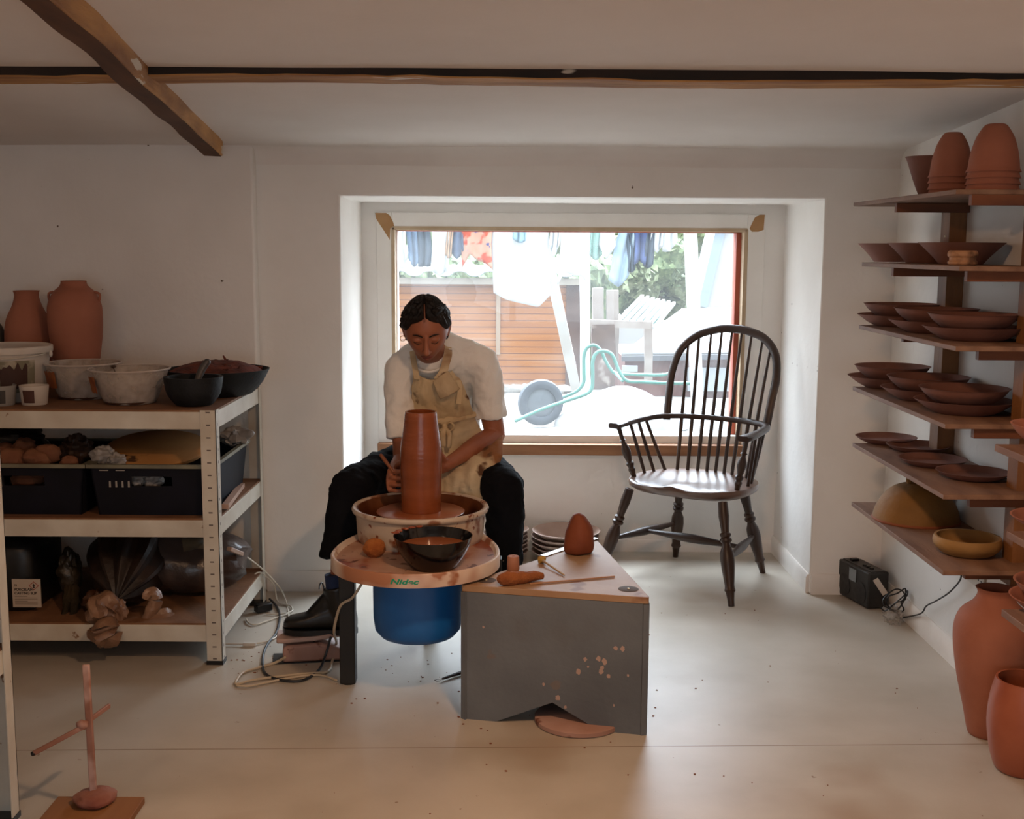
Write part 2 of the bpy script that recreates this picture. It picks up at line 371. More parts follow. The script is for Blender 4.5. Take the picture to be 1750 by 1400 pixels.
rp = n.new('ShaderNodeMapRange'); rp.inputs['To Min'].default_value = .02; rp.inputs['To Max'].default_value = .07; rp.inputs['From Min'].default_value = .3; rp.inputs['From Max'].default_value = .7
l.new(nt.outputs[0], rp.inputs[0]); l.new(rp.outputs[0], mx.inputs[0]); l.new(tr.outputs[0], mx.inputs[1]); l.new(tl.outputs[0], mx.inputs[2])
l.new(fr.outputs[0], mx2.inputs[0]); l.new(mx.outputs[0], mx2.inputs[1]); l.new(gl.outputs[0], mx2.inputs[2]); l.new(mx2.outputs[0], go.inputs[0])
MB().add([(WX0+.01, YA+.09, WZ0+.01), (WX1-.01, YA+.09, WZ0+.01), (WX1-.01, YA+.09, WZ1-.01), (WX0+.01, YA+.09, WZ1-.01)], [(0,1,2,3)]).build('pane', gm, win)
w2_ = struct(thing('added_fill_window', (0, -1.3, FZ0), None, None)); mb = MB()  # unseen window added behind the camera to give neutral front fill
for q in ((FX0, FX0+.05, FZ0, FZ1), (FX1-.05, FX1, FZ0, FZ1), (-.03, .03, FZ0, FZ1), (FX0, FX1, FZ0, FZ0+.05), (FX0, FX1, FZ1-.05, FZ1)): mb.box((q[0], -1.32, q[2]), (q[1], -1.26, q[3]))
mb.build('window_frame', wht, w2_)
MB().add([(FX0+.02, -1.29, FZ0+.02), (FX1-.02, -1.29, FZ0+.02), (FX1-.02, -1.29, FZ1-.02), (FX0+.02, -1.29, FZ1-.02)], [(3,2,1,0)]).build('pane', gm, w2_)
# lamps on the ceiling, out of the frame
lamp_w = M('lamp_shell', '#e8e4dc', .5)
em = bpy.data.materials.new('lamp_diffuser'); em.use_nodes = True; b_ = em.node_tree.nodes['Principled BSDF']; b_.inputs['Emission Color'].default_value = (1, .66, .42, 1); b_.inputs['Emission Strength'].default_value = 3
for i, (p, e, s) in enumerate(LAMPS):
    t_ = thing('ceiling_light', p, 'round warm ceiling light %s' % ('on the left half of the ceiling' if i == 0 else 'on the right half of the ceiling'), 'ceiling light')
    zt = zc(p[1]) + .012
    MB().lathe([(0, zt), (.10, zt), (.10, p[2] - .03), (.095, p[2] - .036), (.09, p[2] - .03), (.09, zt - .01), (0, zt - .01)], (p[0], p[1], 0)).build('lamp_housing', lamp_w, t_)
    MB().lathe([(0, p[2] - .032), (.088, p[2] - .032), (.088, p[2] - .036), (0, p[2] - .036)], (p[0], p[1], 0)).build('diffuser', em, t_)
# ---------------------------------------------------------------- vessels
def shell(outer, t=.005):
    """closed profile of a hollow vessel from the outer profile (base to rim)"""
    inner = []
    for i, (r, z) in enumerate(outer):
        if i == 0: continue
        inner.append((max(r - t, .002), z if i == len(outer) - 1 else max(z, outer[0][1] + t)))
    o = [(0, outer[0][1])] + list(outer) + inner[::-1] + [(0, outer[0][1] + t)]
    return o
def sm(prof, n=4):
    v = [Vector((r, z)) for r, z in prof]; q = cat([Vector((a.x, a.y, 0)) for a in v], n * (len(v) - 1)); return [(max(p.x, 0), p.y) for p in q]
def vessel(name, loc, outer, mat, label, catg, group=None, t=.005, wob=.01, seed=0, seg=44, smooth=4, tilt=None, rz=0, flip=False):
    pr = shell(sm(outer, smooth) if smooth else outer, t)
    if flip: h = outer[-1][1]; pr = [(r, h - z) for r, z in pr][::-1]
    o = MB().lathe(pr, seg=seg, wob=wob, seed=seed, tilt=tilt).build(name, mat); o.location = loc; o['_w'] = tuple(loc)
    return tag(o, label, catg, group)
# ---------------------------------------------------------------- metal shelving unit on the left
SX0, SX1, SY0, SY1 = -2.36, -.972, 3.80, 4.50
slot_m = M('slot_dark', '#57504a', .8); board_m = M('shelf_chipboard', '#7e5738', .75, '#6b4528', 8, bump=.15, bscale=60)
def slot_mat(cx, cy, t, w, g):
    # the punched slots of an angle post: short dashes up both flanges
    m = M('white_enamel_slotted_%d' % int(abs(cy) * 100), '#c9c3b6', .5, '#b5ab9b', 7, spots=('#7d5c43', 22, .70, .03)); n = m.node_tree.nodes; l = m.node_tree.links
    b = n['Principled BSDF']; lx, ly = cx - t['_w'][0], cy - t['_w'][1]
    tc = n.new('ShaderNodeTexCoord'); sp = n.new('ShaderNodeSeparateXYZ'); l.new(tc.outputs['Object'], sp.inputs[0])
    def mt(op, a, b_=None, c_=None):
        q = n.new('ShaderNodeMath'); q.operation = op
        for i, v in enumerate((a, b_, c_)):
            if v is None: continue
            if isinstance(v, (int, float)): q.inputs[i].default_value = v
            else: l.new(v, q.inputs[i])
        return q.outputs[0]
    f = mt('FRACT', mt('DIVIDE', sp.outputs['Z'], .042)); fz = mt('COMPARE', f, .5, .055); fz2 = mt('COMPARE', f, .5, .11)
    fx = mt('COMPARE', sp.outputs['X'], lx - w*.5, w*.13); fy = mt('COMPARE', sp.outputs['Y'], ly + g*.5, g*.09)
    on = mt('MAXIMUM', mt('MULTIPLY', fz, fx), mt('MULTIPLY', fz2, mt('MULTIPLY', fy, mt('COMPARE', sp.outputs['X'], lx, .003))))
    x = n.new('ShaderNodeMix'); x.data_type = 'RGBA'; src = b.inputs['Base Color'].links[0].from_socket
    l.new(on, x.inputs[0]); l.new(src, x.inputs[6]); x.inputs[7].default_value = hx('#5a5049'); l.new(x.outputs[2], b.inputs['Base Color']); return m
def metal_unit(loc, x0, x1, y0, y1, zt, levels, label, face=(1,)):
    t = thing('metal_shelving', loc, label, 'shelving')
    w, g = .052, .042
    for (cx, cy, sx, sy) in ((x1, y0, -1, 1), (x1, y1, -1, -1), (x0, y0, 1, 1), (x0, y1, 1, -1)):
        mb = MB(); e = .0025
        a = [(cx, cx + sx*w), (cy, cy + sy*e)]; mb.box((min(a[0]), min(a[1]), .012), (max(a[0]), max(a[1]), zt))
        a = [(cx, cx + sx*e), (cy, cy + sy*g)]; mb.box((min(a[0]), min(a[1]), .012), (max(a[0]), max(a[1]), zt))
        po = mb.build('post', slot_mat(cx, cy, t, w, g) if sx < 0 and sy > 0 else white_met, t)
        MB().box((min(cx, cx+sx*w) - .002, min(cy, cy+sy*g) - .002, 0), (max(cx, cx+sx*w) + .002, max(cy, cy+sy*g) + .002, .014)).build('foot', black_pl, po)
    for zl in levels:
        for (ya, yb) in ((y0 + .003, y0 + .012), (y1 - .012, y1 - .003)):
            MB().box((x0 + .003, ya, zl - .058), (x1 - .003, yb, zl)).build('rail', white_met, t, bevel=.002)
        for (xa, xb) in ((x0 + .003, x0 + .012), (x1 - .012, x1 - .003)):
            MB().box((xa, y0 + .003, zl - .058), (xb, y1 - .003, zl)).build('rail', white_met, t, bevel=.002)
        MB().box((x0 + .006, y0 + .006, zl - .004), (x1 - .006, y1 - .006, zl + .006)).noise(.001, 5).build('shelf_board', board_m, t)
    return t
L1, L2, L3 = .862, .498, .137
metal_unit((-1.6, 4.1, 0), SX0, SX1, SY0, SY1, .868, (L1, L2, L3), 'white slotted metal shelving unit crowded with jars, crates and sacks')
metal_unit((-1.6, 2.4, 0), -2.05, -1.213, 2.1, 2.735, 1.15, (.44, .9), 'white metal shelving cut off by the left edge, only its post showing')
T1, T2, T3 = L1 + .006, L2 + .006, L3 + .006
# jars at the back of the top shelf
def lugs(o, r, z, mat, n=2, a0=0):
    for k in range(n):
        a = a0 + math.pi * k; mb = MB(); d = Vector((math.cos(a), math.sin(a), 0))
        mb.tube([d * (r - .004) + Vector((0, 0, .018)), d * (r + .010) + Vector((0, 0, .012)), d * (r + .010) - Vector((0, 0, .008)), d * (r - .002) - Vector((0, 0, .02))], .005, 8, smooth=4)
        for i in range(len(mb.v)): mb.v[i] = mb.v[i] + Vector((0, 0, z))
        mb.build('lug', mat, None).parent = o
c1 = Z(131, 672, T1); c1 = Vector((c1.x, 4.33, T1)); c1.x = P(131, 600, 4.33).x
sc1 = 4.36 / 2000
j1 = vessel('tall_jar', c1, [(.058, 0), (.068, .02), (.080, .10), (.093, .20), (.097, .27), (.094, .32), (.075, .362), (.054, .382), (.046, .395), (.045, .405)], terra,
       'large orange terracotta jar with a narrow neck standing behind the plastic bowls', 'jar')
for i, v in enumerate(()): pass
lugs(j1, .083, .345, terra)
c2 = P(50, 600, 4.38); c2.z = T1
vessel('round_jar', c2, [(.055, 0), (.07, .03), (.083, .12), (.084, .20), (.075, .26), (.055, .305), (.045, .335), (.043, .352), (.047, .366)], terra,
       'smaller terracotta jar with a flared neck, left of the large jar', 'jar')
c3 = P(-14, 600, 4.38); c3.z = T1
vessel('grey_jar', c3, [(.04, 0), (.055, .06), (.056, .16), (.045, .22), (.03, .25), (.03, .27)], M('grey_glaze', '#4f4a42', .5), 'dark grey jar cut off by the left edge behind the white tub', 'jar')
# white lidded bucket
bw = M('bucket_white', '#cfc6bb', .45, '#b9ad9f', 6, spots=('#8a6a50', 9, .68, .03))
cb = P(14, 640, 4.06); cb.z = T1
tb = thing('plastic_bucket', cb, 'white plastic bucket with a lid and leaf pictures on its label', 'bucket')
MB().lathe(shell([(.118, 0), (.125, .01), (.138, .15), (.143, .168)], .003), cb).build('bucket_body', bw, tb)
MB().lathe([(0, .165), (.149, .165), (.151, .17), (.151, .186), (.146, .19), (.138, .184), (0, .184)], cb).build('lid', bw, tb, bevel=.001)
def curved_patch(c, r0, z0, r1, z1, a0, a1, off=.0008, wav=0, seed=0):
    def fn(u, v):
        a = R(a0 + (a1 - a0) * u); z = z0 + (z1 - z0) * v; r = r0 + (r1 - r0) * v + off
        if wav: z += wav * noise.noise(Vector((u * 7 + seed, v * 3, seed)))
        return Vector(c) + Vector((r * math.sin(a), -r * math.cos(a), z))
    return MB().grid(fn, 24, 6)
curved_patch(cb, .128, .035, .1375, .145, -45, 62, .0012).build('picture_label', M('label_cream', '#a59a86', .6, '#77705a', 16, lo=.45, hi=.55), tb)
lf = M('leaf_brown', '#3c2218', .7)
leaf = curved_patch(cb, .130, .05, .1365, .125, 12, 50, .0022, .02, 3); leaf.build('leaf_picture', lf, tb)
MB().tube([cb + Vector((.147*math.sin(R(a)), -.147*math.cos(R(a)) - .004, .172 - .0 - .02 * math.cos(R(a*.8)))) for a in range(-80, 81, 10)], .0022, 6).build('handle', white_met, tb)
MB().blob(cb + Vector((.152, .0, .160)), .006, .009, .012, 1, .05).build('handle_lug', bw, tb)
# small pots with labels
def small_tub(px, w, h, y, lab, lc, pa):
    c = P(px, 680, y); c.z = T1; t = thing('small_tub', c, lab, 'tub', 'little labelled tubs on the shelf edge')
    MB().lathe(shell([(w*.40, 0), (w*.43, .004), (w*.5, h)], .002), c).build('tub_body', bw if lc else M('tub_grey', '#8f8b86', .5), t)
    curved_patch(c, w*.44, h*.15, w*.49, h*.8, *pa).build('tub_label', M('tub_label_%d' % px, '#4a2a1e' if lc else '#3b3734', .7), t); return t
small_tub(59, .096, .066, 3.92, 'small white pot with a brown leaf label beside the clear bowls', 1, (-28, 22))
small_tub(2, .10, .068, 3.90, 'small grey tub with a dark label cut off by the left edge', 0, (-25, 40))
# translucent bowls
def haze_mat(name, col, a=.55):
    m = bpy.data.materials.new(name); m.use_nodes = True; n = m.node_tree.nodes; l = m.node_tree.links; b = n['Principled BSDF']
    b.inputs['Base Color'].default_value = hx(col); b.inputs['Roughness'].default_value = .3; b.inputs['Alpha'].default_value = a
    t = n.new('ShaderNodeTexNoise'); t.inputs['Scale'].default_value = 22; t.inputs['Detail'].default_value = 5
    tc = n.new('ShaderNodeTexCoord'); l.new(tc.outputs['Object'], t.inputs[0]); r = n.new('ShaderNodeMapRange')
    r.inputs['From Min'].default_value = .4; r.inputs['From Max'].default_value = .65; r.inputs['To Min'].default_value = a - .15; r.inputs['To Max'].default_value = a + .25
    l.new(t.outputs[0], r.inputs[0]); l.new(r.outputs[0], b.inputs['Alpha']); return m
hz = haze_mat('cloudy_plastic', '#b5a89c')
slip = M('slip_pool', '#4a2c1c', .5); orange_l = M('orange_sticker', '#a4602c', .6, '#7c3f1c', 20)
def clear_bowl(px, y, rt, rb, h, lab, a0):
    c = P(px, 680, y); c.z = T1; t = thing('plastic_bowl', c, lab, 'bowl', 'cloudy plastic mixing bowls')
    MB().lathe(shell(sm([(rb, 0), (rb*1.15, .008), (rt*.82, h*.5), (rt*.96, h*.93), (rt, h)], 4), .003), c).build('bowl_body', hz, t)
    MB().tube([c + Vector((rt*math.cos(a*.1257), rt*math.sin(a*.1257), h)) for a in range(50)], .0032, 6, closed=True).build('rim', M('cloudy_rim', '#b3a59a', .35), t)
    MB().lathe([(0, .003), (rb*1.1, .003), (rb*1.2, .010), (rb*.9, .012), (0, .006)], c, wob=.1).build('clay_residue', slip, t)
    curved_patch(c, rt*.90, h*.36, rt*.985, h*.82, a0, a0 + 32, .002, .008, px).build('sticker', orange_l, t); return t
clear_bowl(144, 4.10, .129, .072, .125, 'cloudy plastic mixing bowl beside the white bucket, further back of the two', -58)
b2 = clear_bowl(223, 3.98, .134, .076, .118, 'cloudy plastic mixing bowl with an orange sticker, nearer of the two', -72)
st_ = P(223, 690, 3.98)
tag(MB().tube([P(209, 690, 3.97), P(203, 650, 4.02), P(193, 627, 4.06)], [.002, .002, .002], 6).blob(P(193, 626, 4.06), .012, .006, .006, 2, .05).build('spoon', M('spoon_metal', '#5b4a3e', .4, metal=.6), loc=P(209, 690, 3.97)),
    'thin spoon standing up in the cloudy plastic mixing bowl', 'spoon')
cm = P(332, 690, 3.93); cm.z = T1
mort = M('mortar_stone', '#0e0f10', .7, '#191b1e', 14, bump=.2, bscale=70, spec=.3)
vessel('mortar', cm, [(.052, 0), (.066, .008), (.088, .04), (.096, .075), (.098, .098)], mort, 'black stone mortar at the front corner of the top shelf', 'mortar', t=.012)
tag(MB().tube([P(331, 672, 3.92), P(337, 652, 3.93), P(345, 632, 3.95), P(354, 619, 3.96)], [.012, .011, .013, .012], 12, smooth=3).build('pestle', M('pestle_stone', '#3a3532', .5, '#4a4440', 12), loc=P(331, 672, 3.92)),
    'grey stone pestle leaning in the black mortar', 'pestle')
cw = P(372, 660, 4.22); cw.z = T1
wk = thing('wide_bowl', cw, 'wide black bowl heaped with reddish clay trimmings behind the mortar', 'bowl')
MB().lathe(shell(sm([(.10, 0), (.125, .008), (.16, .045), (.182, .085), (.187, .095)], 4), .006), cw).build('bowl_body', mort, wk)
tr_m = M('clay_trimmings', '#6d2f1c', .9, '#40180e', 18, bump=.5, bscale=60)
mb = MB(); rnd = random.Random(8)
mb.lathe([(0, .125), (.08, .118), (.14, .10), (.178, .078), (.17, .06), (0, .05)], cw, wob=.08).noise(.008, 40, 2)
for k in range(60):
    a = rnd.uniform(0, 6.28); r = .16 * math.sqrt(rnd.random()); z = .115 - r*r*1.4
    p = cw + Vector((r*math.cos(a), r*math.sin(a), z)); d = Vector((rnd.uniform(-1,1), rnd.uniform(-1,1), rnd.uniform(-.2,.5))).normalized()*rnd.uniform(.01,.03)
    mb.tube([p - d, p + Vector((0,0,.006)), p + d], [.003, .006, .002], 5)
tag(mb.build('clay_trimmings', tr_m, wk), kind='stuff')
tag(MB().bar(P(264, 627, 4.12), P(302, 630, 4.2), .008, .005).build('wooden_stick', M('stick_dark', '#2a1c15', .7), loc=P(264, 627, 4.12)), 'dark stick poking left out of the heap of clay trimmings', 'stick')
# ---------------------------------------------------------------- crates on the middle shelf
navy = M('crate_plastic', '#0c0c13', .7, '#11111c', 8, spec=.2); rimm = M('crate_rim', '#77735f', .5, '#5c5848', 8)
def crate(x0, x1, y0, y1, z0, h, lab):
    c = Vector(((x0+x1)/2, (y0+y1)/2, z0)); t = thing('plastic_crate', c, lab, 'crate', 'black crates of clay on the middle shelf')
    ins = .018; mb = MB(); w = .005
    lo = [(x0+ins, y0+ins), (x1-ins, y0+ins), (x1-ins, y1-ins), (x0+ins, y1-ins)]; hi = [(x0, y0), (x1, y0), (x1, y1), (x0, y1)]
    def rg(pl, z, k=0):
        cx, cy = c.x, c.y; return [Vector((x + (k if x < cx else -k), y + (k if y < cy else -k), z)) for x, y in pl]
    # front face has a hand hole: built as strips around it
    mb.loft([rg(lo, z0), rg(lo, z0 + .004)])
    hz0, hz1 = z0 + h*.60, z0 + h*.80; hx0, hx1 = c.x - .068, c.x + .068
    def at(z): return ins * (1 - (z - z0) / h)
    def wallq(a, b, za, zb):
        # front wall strip between x a..b, heights za..zb, following the slope
        mb.add([(max(a, x0+at(za)), y0+at(za), za), (min(b, x1-at(za)), y0+at(za), za), (min(b, x1-at(zb)), y0+at(zb), zb), (max(a, x0+at(zb)), y0+at(zb), zb),
                (max(a, x0+at(za)), y0+at(za)+w, za), (min(b, x1-at(za)), y0+at(za)+w, za), (min(b, x1-at(zb)), y0+at(zb)+w, zb), (max(a, x0+at(zb)), y0+at(zb)+w, zb)],
               [(0,1,2,3), (7,6,5,4), (0,4,5,1), (3,2,6,7), (0,3,7,4), (1,5,6,2)])
    wallq(-9, 9, z0, hz0); wallq(-9, 9, hz1, z0 + h); wallq(-9, hx0, hz0, hz1); wallq(hx1, 9, hz0, hz1)
    for (p, q) in ((1, 2), (2, 3), (3, 0)):
        a0, b0, a1, b1 = rg(lo, z0)[p], rg(lo, z0)[q], rg(hi, z0+h)[p], rg(hi, z0+h)[q]
        n_ = (c - (a0+b0)/2); n_.z = 0; n_ = n_.normalized() * w
        mb.add([a0, b0, b1, a1, a0+n_, b0+n_, b1+n_, a1+n_], [(0,1,2,3), (7,6,5,4), (0,4,5,1), (3,2,6,7), (0,3,7,4), (1,5,6,2)])
    mb.build('crate_body', navy, t)
    mr = MB(); rr = .010
    mr.loft([rg([(x-rr if x < c.x else x+rr, y-rr if y < c.y else y+rr) for x, y in hi], z0+h-.004), rg([(x-rr if x < c.x else x+rr, y-rr if y < c.y else y+rr) for x, y in hi], z0+h+.008),
             rg(hi, z0+h+.008, w), rg(hi, z0+h-.004, w), rg([(x-rr if x < c.x else x+rr, y-rr if y < c.y else y+rr) for x, y in hi], z0+h-.004)], cap=False)
    mr.build('rim', rimm, t)
    sm_ = M('slot_light', '#8f8a83', .6)
    for k in range(4):
        x = hx0 - .085 + k*.021 + .01; zz = z0 + h*.66; MB().box((x, y0 + at(zz) - .0008, zz - .014), (x + .006, y0 + at(zz) + .003, zz + .010)).build('vent_slot', sm_, t)
    for k in range(2):
        x = x0 + .03 + k*.055; MB().box((x, y0 - .0005 + at(z0+h*.93), z0 + h*.915), (x + .03, y0 + at(z0+h*.93) + .003, z0 + h*.935)).build('rim_slot', sm_, t)
    return t
CB = (-1.405, -1.0); CA = (-1.83, -1.428)
crate(CB[0], CB[1], 3.835, 4.36, T2, .168, 'black plastic crate holding a round wooden bat, right of the two')
crate(CA[0], CA[1], 3.835, 4.36, T2, .168, 'black plastic crate full of clay lumps, left of the two')
lump = M('dry_clay_lump', '#8a5c40', .85, '#70452f', 9, bump=.3, bscale=30); white_bag = M('white_bag', '#a39d96', .45, '#7f7a76', 14, bump=.4, bscale=40)
brown_bag = M('brown_bag', '#4a3425', .45, '#33241b', 12, bump=.5, bscale=35)
rnd = random.Random(4)
lp = [(22, 784, 3.90, .052, .036), (42, 762, 3.98, .038, .028), (62, 785, 3.90, .045, .033), (82, 776, 3.93, .04, .035), (5, 772, 3.97, .045, .03), (48, 818, 3.93, .055, .032), (118, 790, 3.9, .032, .02)]
wh = ['clay lump at the front left of the left crate', 'pale clay lump topmost in the left crate', 'clay lump at the front middle of the left crate', 'clay lump beside the brown bag in the left crate', 'clay lump at the far left of the left crate', 'clay lump showing through the hand hole of the left crate', 'small clay lump at the right end of the left crate']
for k, (px, py, y, rx, rz) in enumerate(lp):
    c = P(px, py, y); o = MB().blob(c, rx, rx*.9, rz, k, .25, 1.4).build('clay_lump', lump, loc=c); tag(o, wh[k], 'clay', 'clay lumps in the left crate')
c = P(132, 770, 4.02); tag(MB().blob(c, .055, .06, .055, 5, .45, 2.2, 30, 20).build('plastic_bag', brown_bag, loc=c), 'crumpled brown bag at the right end of the left crate', 'bag')
c = P(28, 752, 4.2); tag(MB().blob(c, .11, .07, .05, 9, .3, 2, 26, 16).build('plastic_bag', M('dark_bag', '#1d1512', .4, bump=.3, bscale=30), loc=c), 'dark bag lying at the back of the left crate', 'bag')
c = P(60, 845, 4.05); tag(MB().blob(c, .15, .14, .05, 19, .2, 2, 26, 16).build('plastic_bag', M('dark_bag', '#1d1512', .4), loc=c), 'dark bag at the bottom of the left crate', 'bag')
for k, (px, py, y, r, lab) in enumerate(((176, 780, 3.93, .042, 'white crumpled bag at the left end of the right crate'), (200, 788, 3.90, .030, 'small white bag in front of the wooden bat'), (233, 819, 3.90, .030, 'white bag in the hand hole of the right crate'), (262, 821, 3.91, .034, 'greyish bag in the hand hole of the right crate'))):
    c = P(px, py, y); tag(MB().blob(c, r, r*.8, r*.85, 12+k, .3, 1.9, 40, 28).build('plastic_bag', white_bag, loc=c), lab, 'bag', 'bags in the right crate')
# wooden bat leaning in the crate
bat_m = M('bat_wood', '#bd8a50', .7, '#a87640', 4, spots=('#4a2f1a', 9, .67, .04))
cbt = P(268, 768, 4.07); tl = Matrix.Rotation(R(11), 4, 'X') @ Matrix.Rotation(R(2), 4, 'Y')
bt = MB().lathe([(0, -.011), (.166, -.011), (.176, -.004), (.178, .006), (.168, .012), (0, .012)], cbt, seg=60, tilt=tl.to_3x3()).build('throwing_bat', bat_m, loc=cbt)
tag(bt, 'large round wooden throwing bat tilted on top of the right crate', 'bat')
c = P(402, 746, 4.28)
tag(MB().blob(c, .05, .05, .035, 41, .4, 2.4, 30, 20).tube([c, c + Vector((.03, 0, .005)), P(428, 742, 4.25)], [.03, .028, .012], 12).noise(.008, 30, 3).build('plastic_bag', white_bag, loc=c), 'white bag hanging over the right side of the crate behind the post', 'bag')
tag(MB().bar(P(385, 866, 3.9) , P(413, 829, 4.33), .022, .016).build('wooden_batten', M('batten_pink', '#ab8a78', .7), loc=Z(385, 866, T2)), 'pale wooden batten lying beside the right crate', 'batten')
# ---------------------------------------------------------------- bottom shelf
cj = Vector((-1.80, 4.07, T3)); tj = thing('jerrycan', cj, 'black jerrycan of slip with a white hazard label', 'jerrycan')
mb = MB(); rg = []
for (z, k, w) in ((0, .93, .94), (.01, 1, 1), (.20, 1, 1), (.235, .95, .93), (.255, .75, .7), (.262, .5, .5)):
    rg.append([Vector((cj.x + .155*k*math.copysign(abs(math.cos(a))**.35, math.cos(a)), cj.y + .155*w*math.copysign(abs(math.sin(a))**.35, math.sin(a)), T3 + z)) for a in [2*math.pi*i/40 + .01 for i in range(40)]])
mb.loft(rg).build('canister', black_pl, tj, smooth=50)
MB().tube([cj + Vector((-.05, 0, .262)), cj + Vector((-.045, 0, .30)), cj + Vector((.045, 0, .30)), cj + Vector((.05, 0, .262))], .012, 10, smooth=4).build('handle', black_pl, tj)
yl = cj.y - .157
def lab_pt(px, py): return P(px, py, yl)
a, b_ = lab_pt(20, 990), lab_pt(71, 1038)
lw, lh = b_.x - a.x, a.z - b_.z; lc = Vector(((a.x+b_.x)/2, yl - .0005, (a.z+b_.z)/2))
FM = Matrix.Translation(lc) @ Matrix.Rotation(R(90), 4, 'X')
lo_ = MB().box((lc.x-lw/2, yl - .001, lc.z-lh/2), (lc.x+lw/2, yl + .003, lc.z+lh/2)).build('paper_label', M('paper', '#b5a696', .7), tj)
ink = M('ink', '#2a1e1a', .7)
def put(s, size, x, y, bold=0, mat=None, par=None, al=0):
    t = text_mesh(s, size, .0004, bold=bold); xs = [v.x for v in t.v]; sh = x - min(xs)
    t.xf(FM @ Matrix.Translation((sh, y, .0008))).build('lettering', mat or ink, par or lo_)
put('75', lh*.10, -lw*.42, lh*.28, .0002); put('PORCELAIN', lh*.125, -lw*.42, lh*.13, .0003); put('CASTING SLIP', lh*.125, -lw*.42, 0, .0003)
ln = MB()
for k in range(6):
    y = -lh*.12 - k*lh*.055; wln = lw*(.8 if k % 3 else .45); ln.add([FM @ Vector(q) for q in ((-lw*.42, y, .0009), (-lw*.42+wln, y, .0009), (-lw*.42+wln, y+lh*.016, .0009), (-lw*.42, y+lh*.016, .0009))], [(0,1,2,3)])
ln.build('small_print', M('ink_pale', '#6d5c4e', .7), lo_)
dm = MB(); q = lh*.155; cx_, cy_ = lw*.27, lh*.27
for i in range(4):
    a0, a1 = math.pi/2*i, math.pi/2*(i+1)
    dm.add([FM @ Vector((cx_+math.cos(a)*r*1.15, cy_+math.sin(a)*r, .001)) for a, r in ((a0, q), (a1, q), (a1, q*.82), (a0, q*.82))], [(0,1,2,3)])
dm.build('hazard_diamond', M('hazard_red', '#8f2f22', .6), lo_)
bm_ = MB()
bm_.prism([(cx_+x*q, cy_+y*q) for x, y in ((-.28,-.5),(.28,-.5),(.15,-.35),(.08,-.05),(.28,.05),(.2,.3),(.08,.2),(.05,.5),(-.05,.5),(-.08,.2),(-.2,.3),(-.28,.05),(-.08,-.05),(-.15,-.35))], .001, .0014, FM)
bm_.build('hazard_symbol', ink, lo_)
c = P(122, 1000, 4.02)
mb = MB().blob(P(120, 975, 4.05), .042, .05, .075, 21, .4, 1.8, 26, 18); mb.tube([P(118, 1010, 4.0), P(112, 1040, 3.93), P(104, 1064, 3.88)], [.022, .012, .014], 8, smooth=3).tube([P(126, 1008, 4.0), P(127, 1040, 3.93), P(120, 1066, 3.88)], [.02, .013, .015], 8, smooth=3)
tag(mb.noise(.006, 25, 3).build('plastic_bag', M('olive_bag', '#2a241b', .35, '#3d3223', 10, bump=.4), loc=c), 'dark twisted plastic bag between the jerrycan and the tied sack', 'bag')
# tied sack lying with its neck to the front
sackm = M('sack_brown', '#2c1c12', .5, '#1a100a', 9, bump=.4, bscale=30, st=(1, 1, 1)); film = M('bag_film', '#8b6a52', .35, '#72513c', 14, bump=.5, bscale=45)
def gather(mb, path, rads, seg=36, pleats=9, amp=.16, seed=0):
    rings = []; n = len(path)
    for i, (p, r) in enumerate(zip(path, rads)):
        d = (path[min(i+1, n-1)] - path[max(i-1, 0)]).normalized(); sd = d.cross(Vector((0,0,1))).normalized(); u = sd.cross(d).normalized()
        pl = amp * (i / (n-1))**1.2
        rings.append([p + (sd*math.cos(a) + u*math.sin(a)) * r * (1 + pl*math.sin(a*pleats + seed) + .05*noise.noise(Vector((math.cos(a)*2, math.sin(a)*2, i*.4+seed)))) for a in [2*math.pi*k/seg for k in range(seg)]])
    return mb.loft(rings)
tie = P(200, 1024, 3.865); pth = [Vector((-1.40, 4.42, .27)), Vector((-1.395, 4.36, .285)), Vector((-1.385, 4.25, .292)), Vector((-1.375, 4.12, .29)), P(215, 985, 3.98), P(206, 1010, 3.90), tie]
pth = cat(pth, 30); rd = [v.x for v in cat([Vector((r, 0, 0)) for r in (.03, .10, .135, .138, .105, .045, .010)], 30)]
sk = thing('tied_sack', Vector((-1.385, 4.2, T3)), 'brown plastic sack tied at the neck with its end over the rail', 'sack')
gather(MB(), pth, rd, 48, 9, .22).build('sack_body', sackm, sk)
mb = MB(); gather(mb, cat([tie, P(190, 1030, 3.85), P(174, 1045, 3.825), P(172, 1062, 3.80)], 12), [.010, .022, .036, .044, .046, .048, .05, .052, .050, .045, .04, .038, .034], 30, 6, .3, 2)
gather(mb, cat([P(175, 1060, 3.80), P(180, 1075, 3.785), P(176, 1092, 3.785), P(172, 1101, 3.785)], 10), [.02, .034, .042, .046, .050, .052, .05, .045, .036, .028, .015], 26, 5, .35, 4)
mb.noise(.006, 35, 5).build('sack_neck', film, sk)
c = P(205, 1042, 3.85); tag(MB().blob(P(204, 1045, 3.845), .028, .022, .042, 33, .35, 2.5, 26, 18).build('knotted_bag', film, loc=c), 'small knotted plastic bag beside the neck of the tied sack', 'bag')
c = P(165, 1030, 3.95); tag(MB().blob(P(168, 1035, 3.95), .05, .05, .055, 36, .3, 2, 26, 18).build('plastic_bag', M('amber_bag', '#4a2a12', .35, '#2c180b', 10, bump=.4), loc=c), 'amber plastic bag under the neck of the tied sack', 'bag')
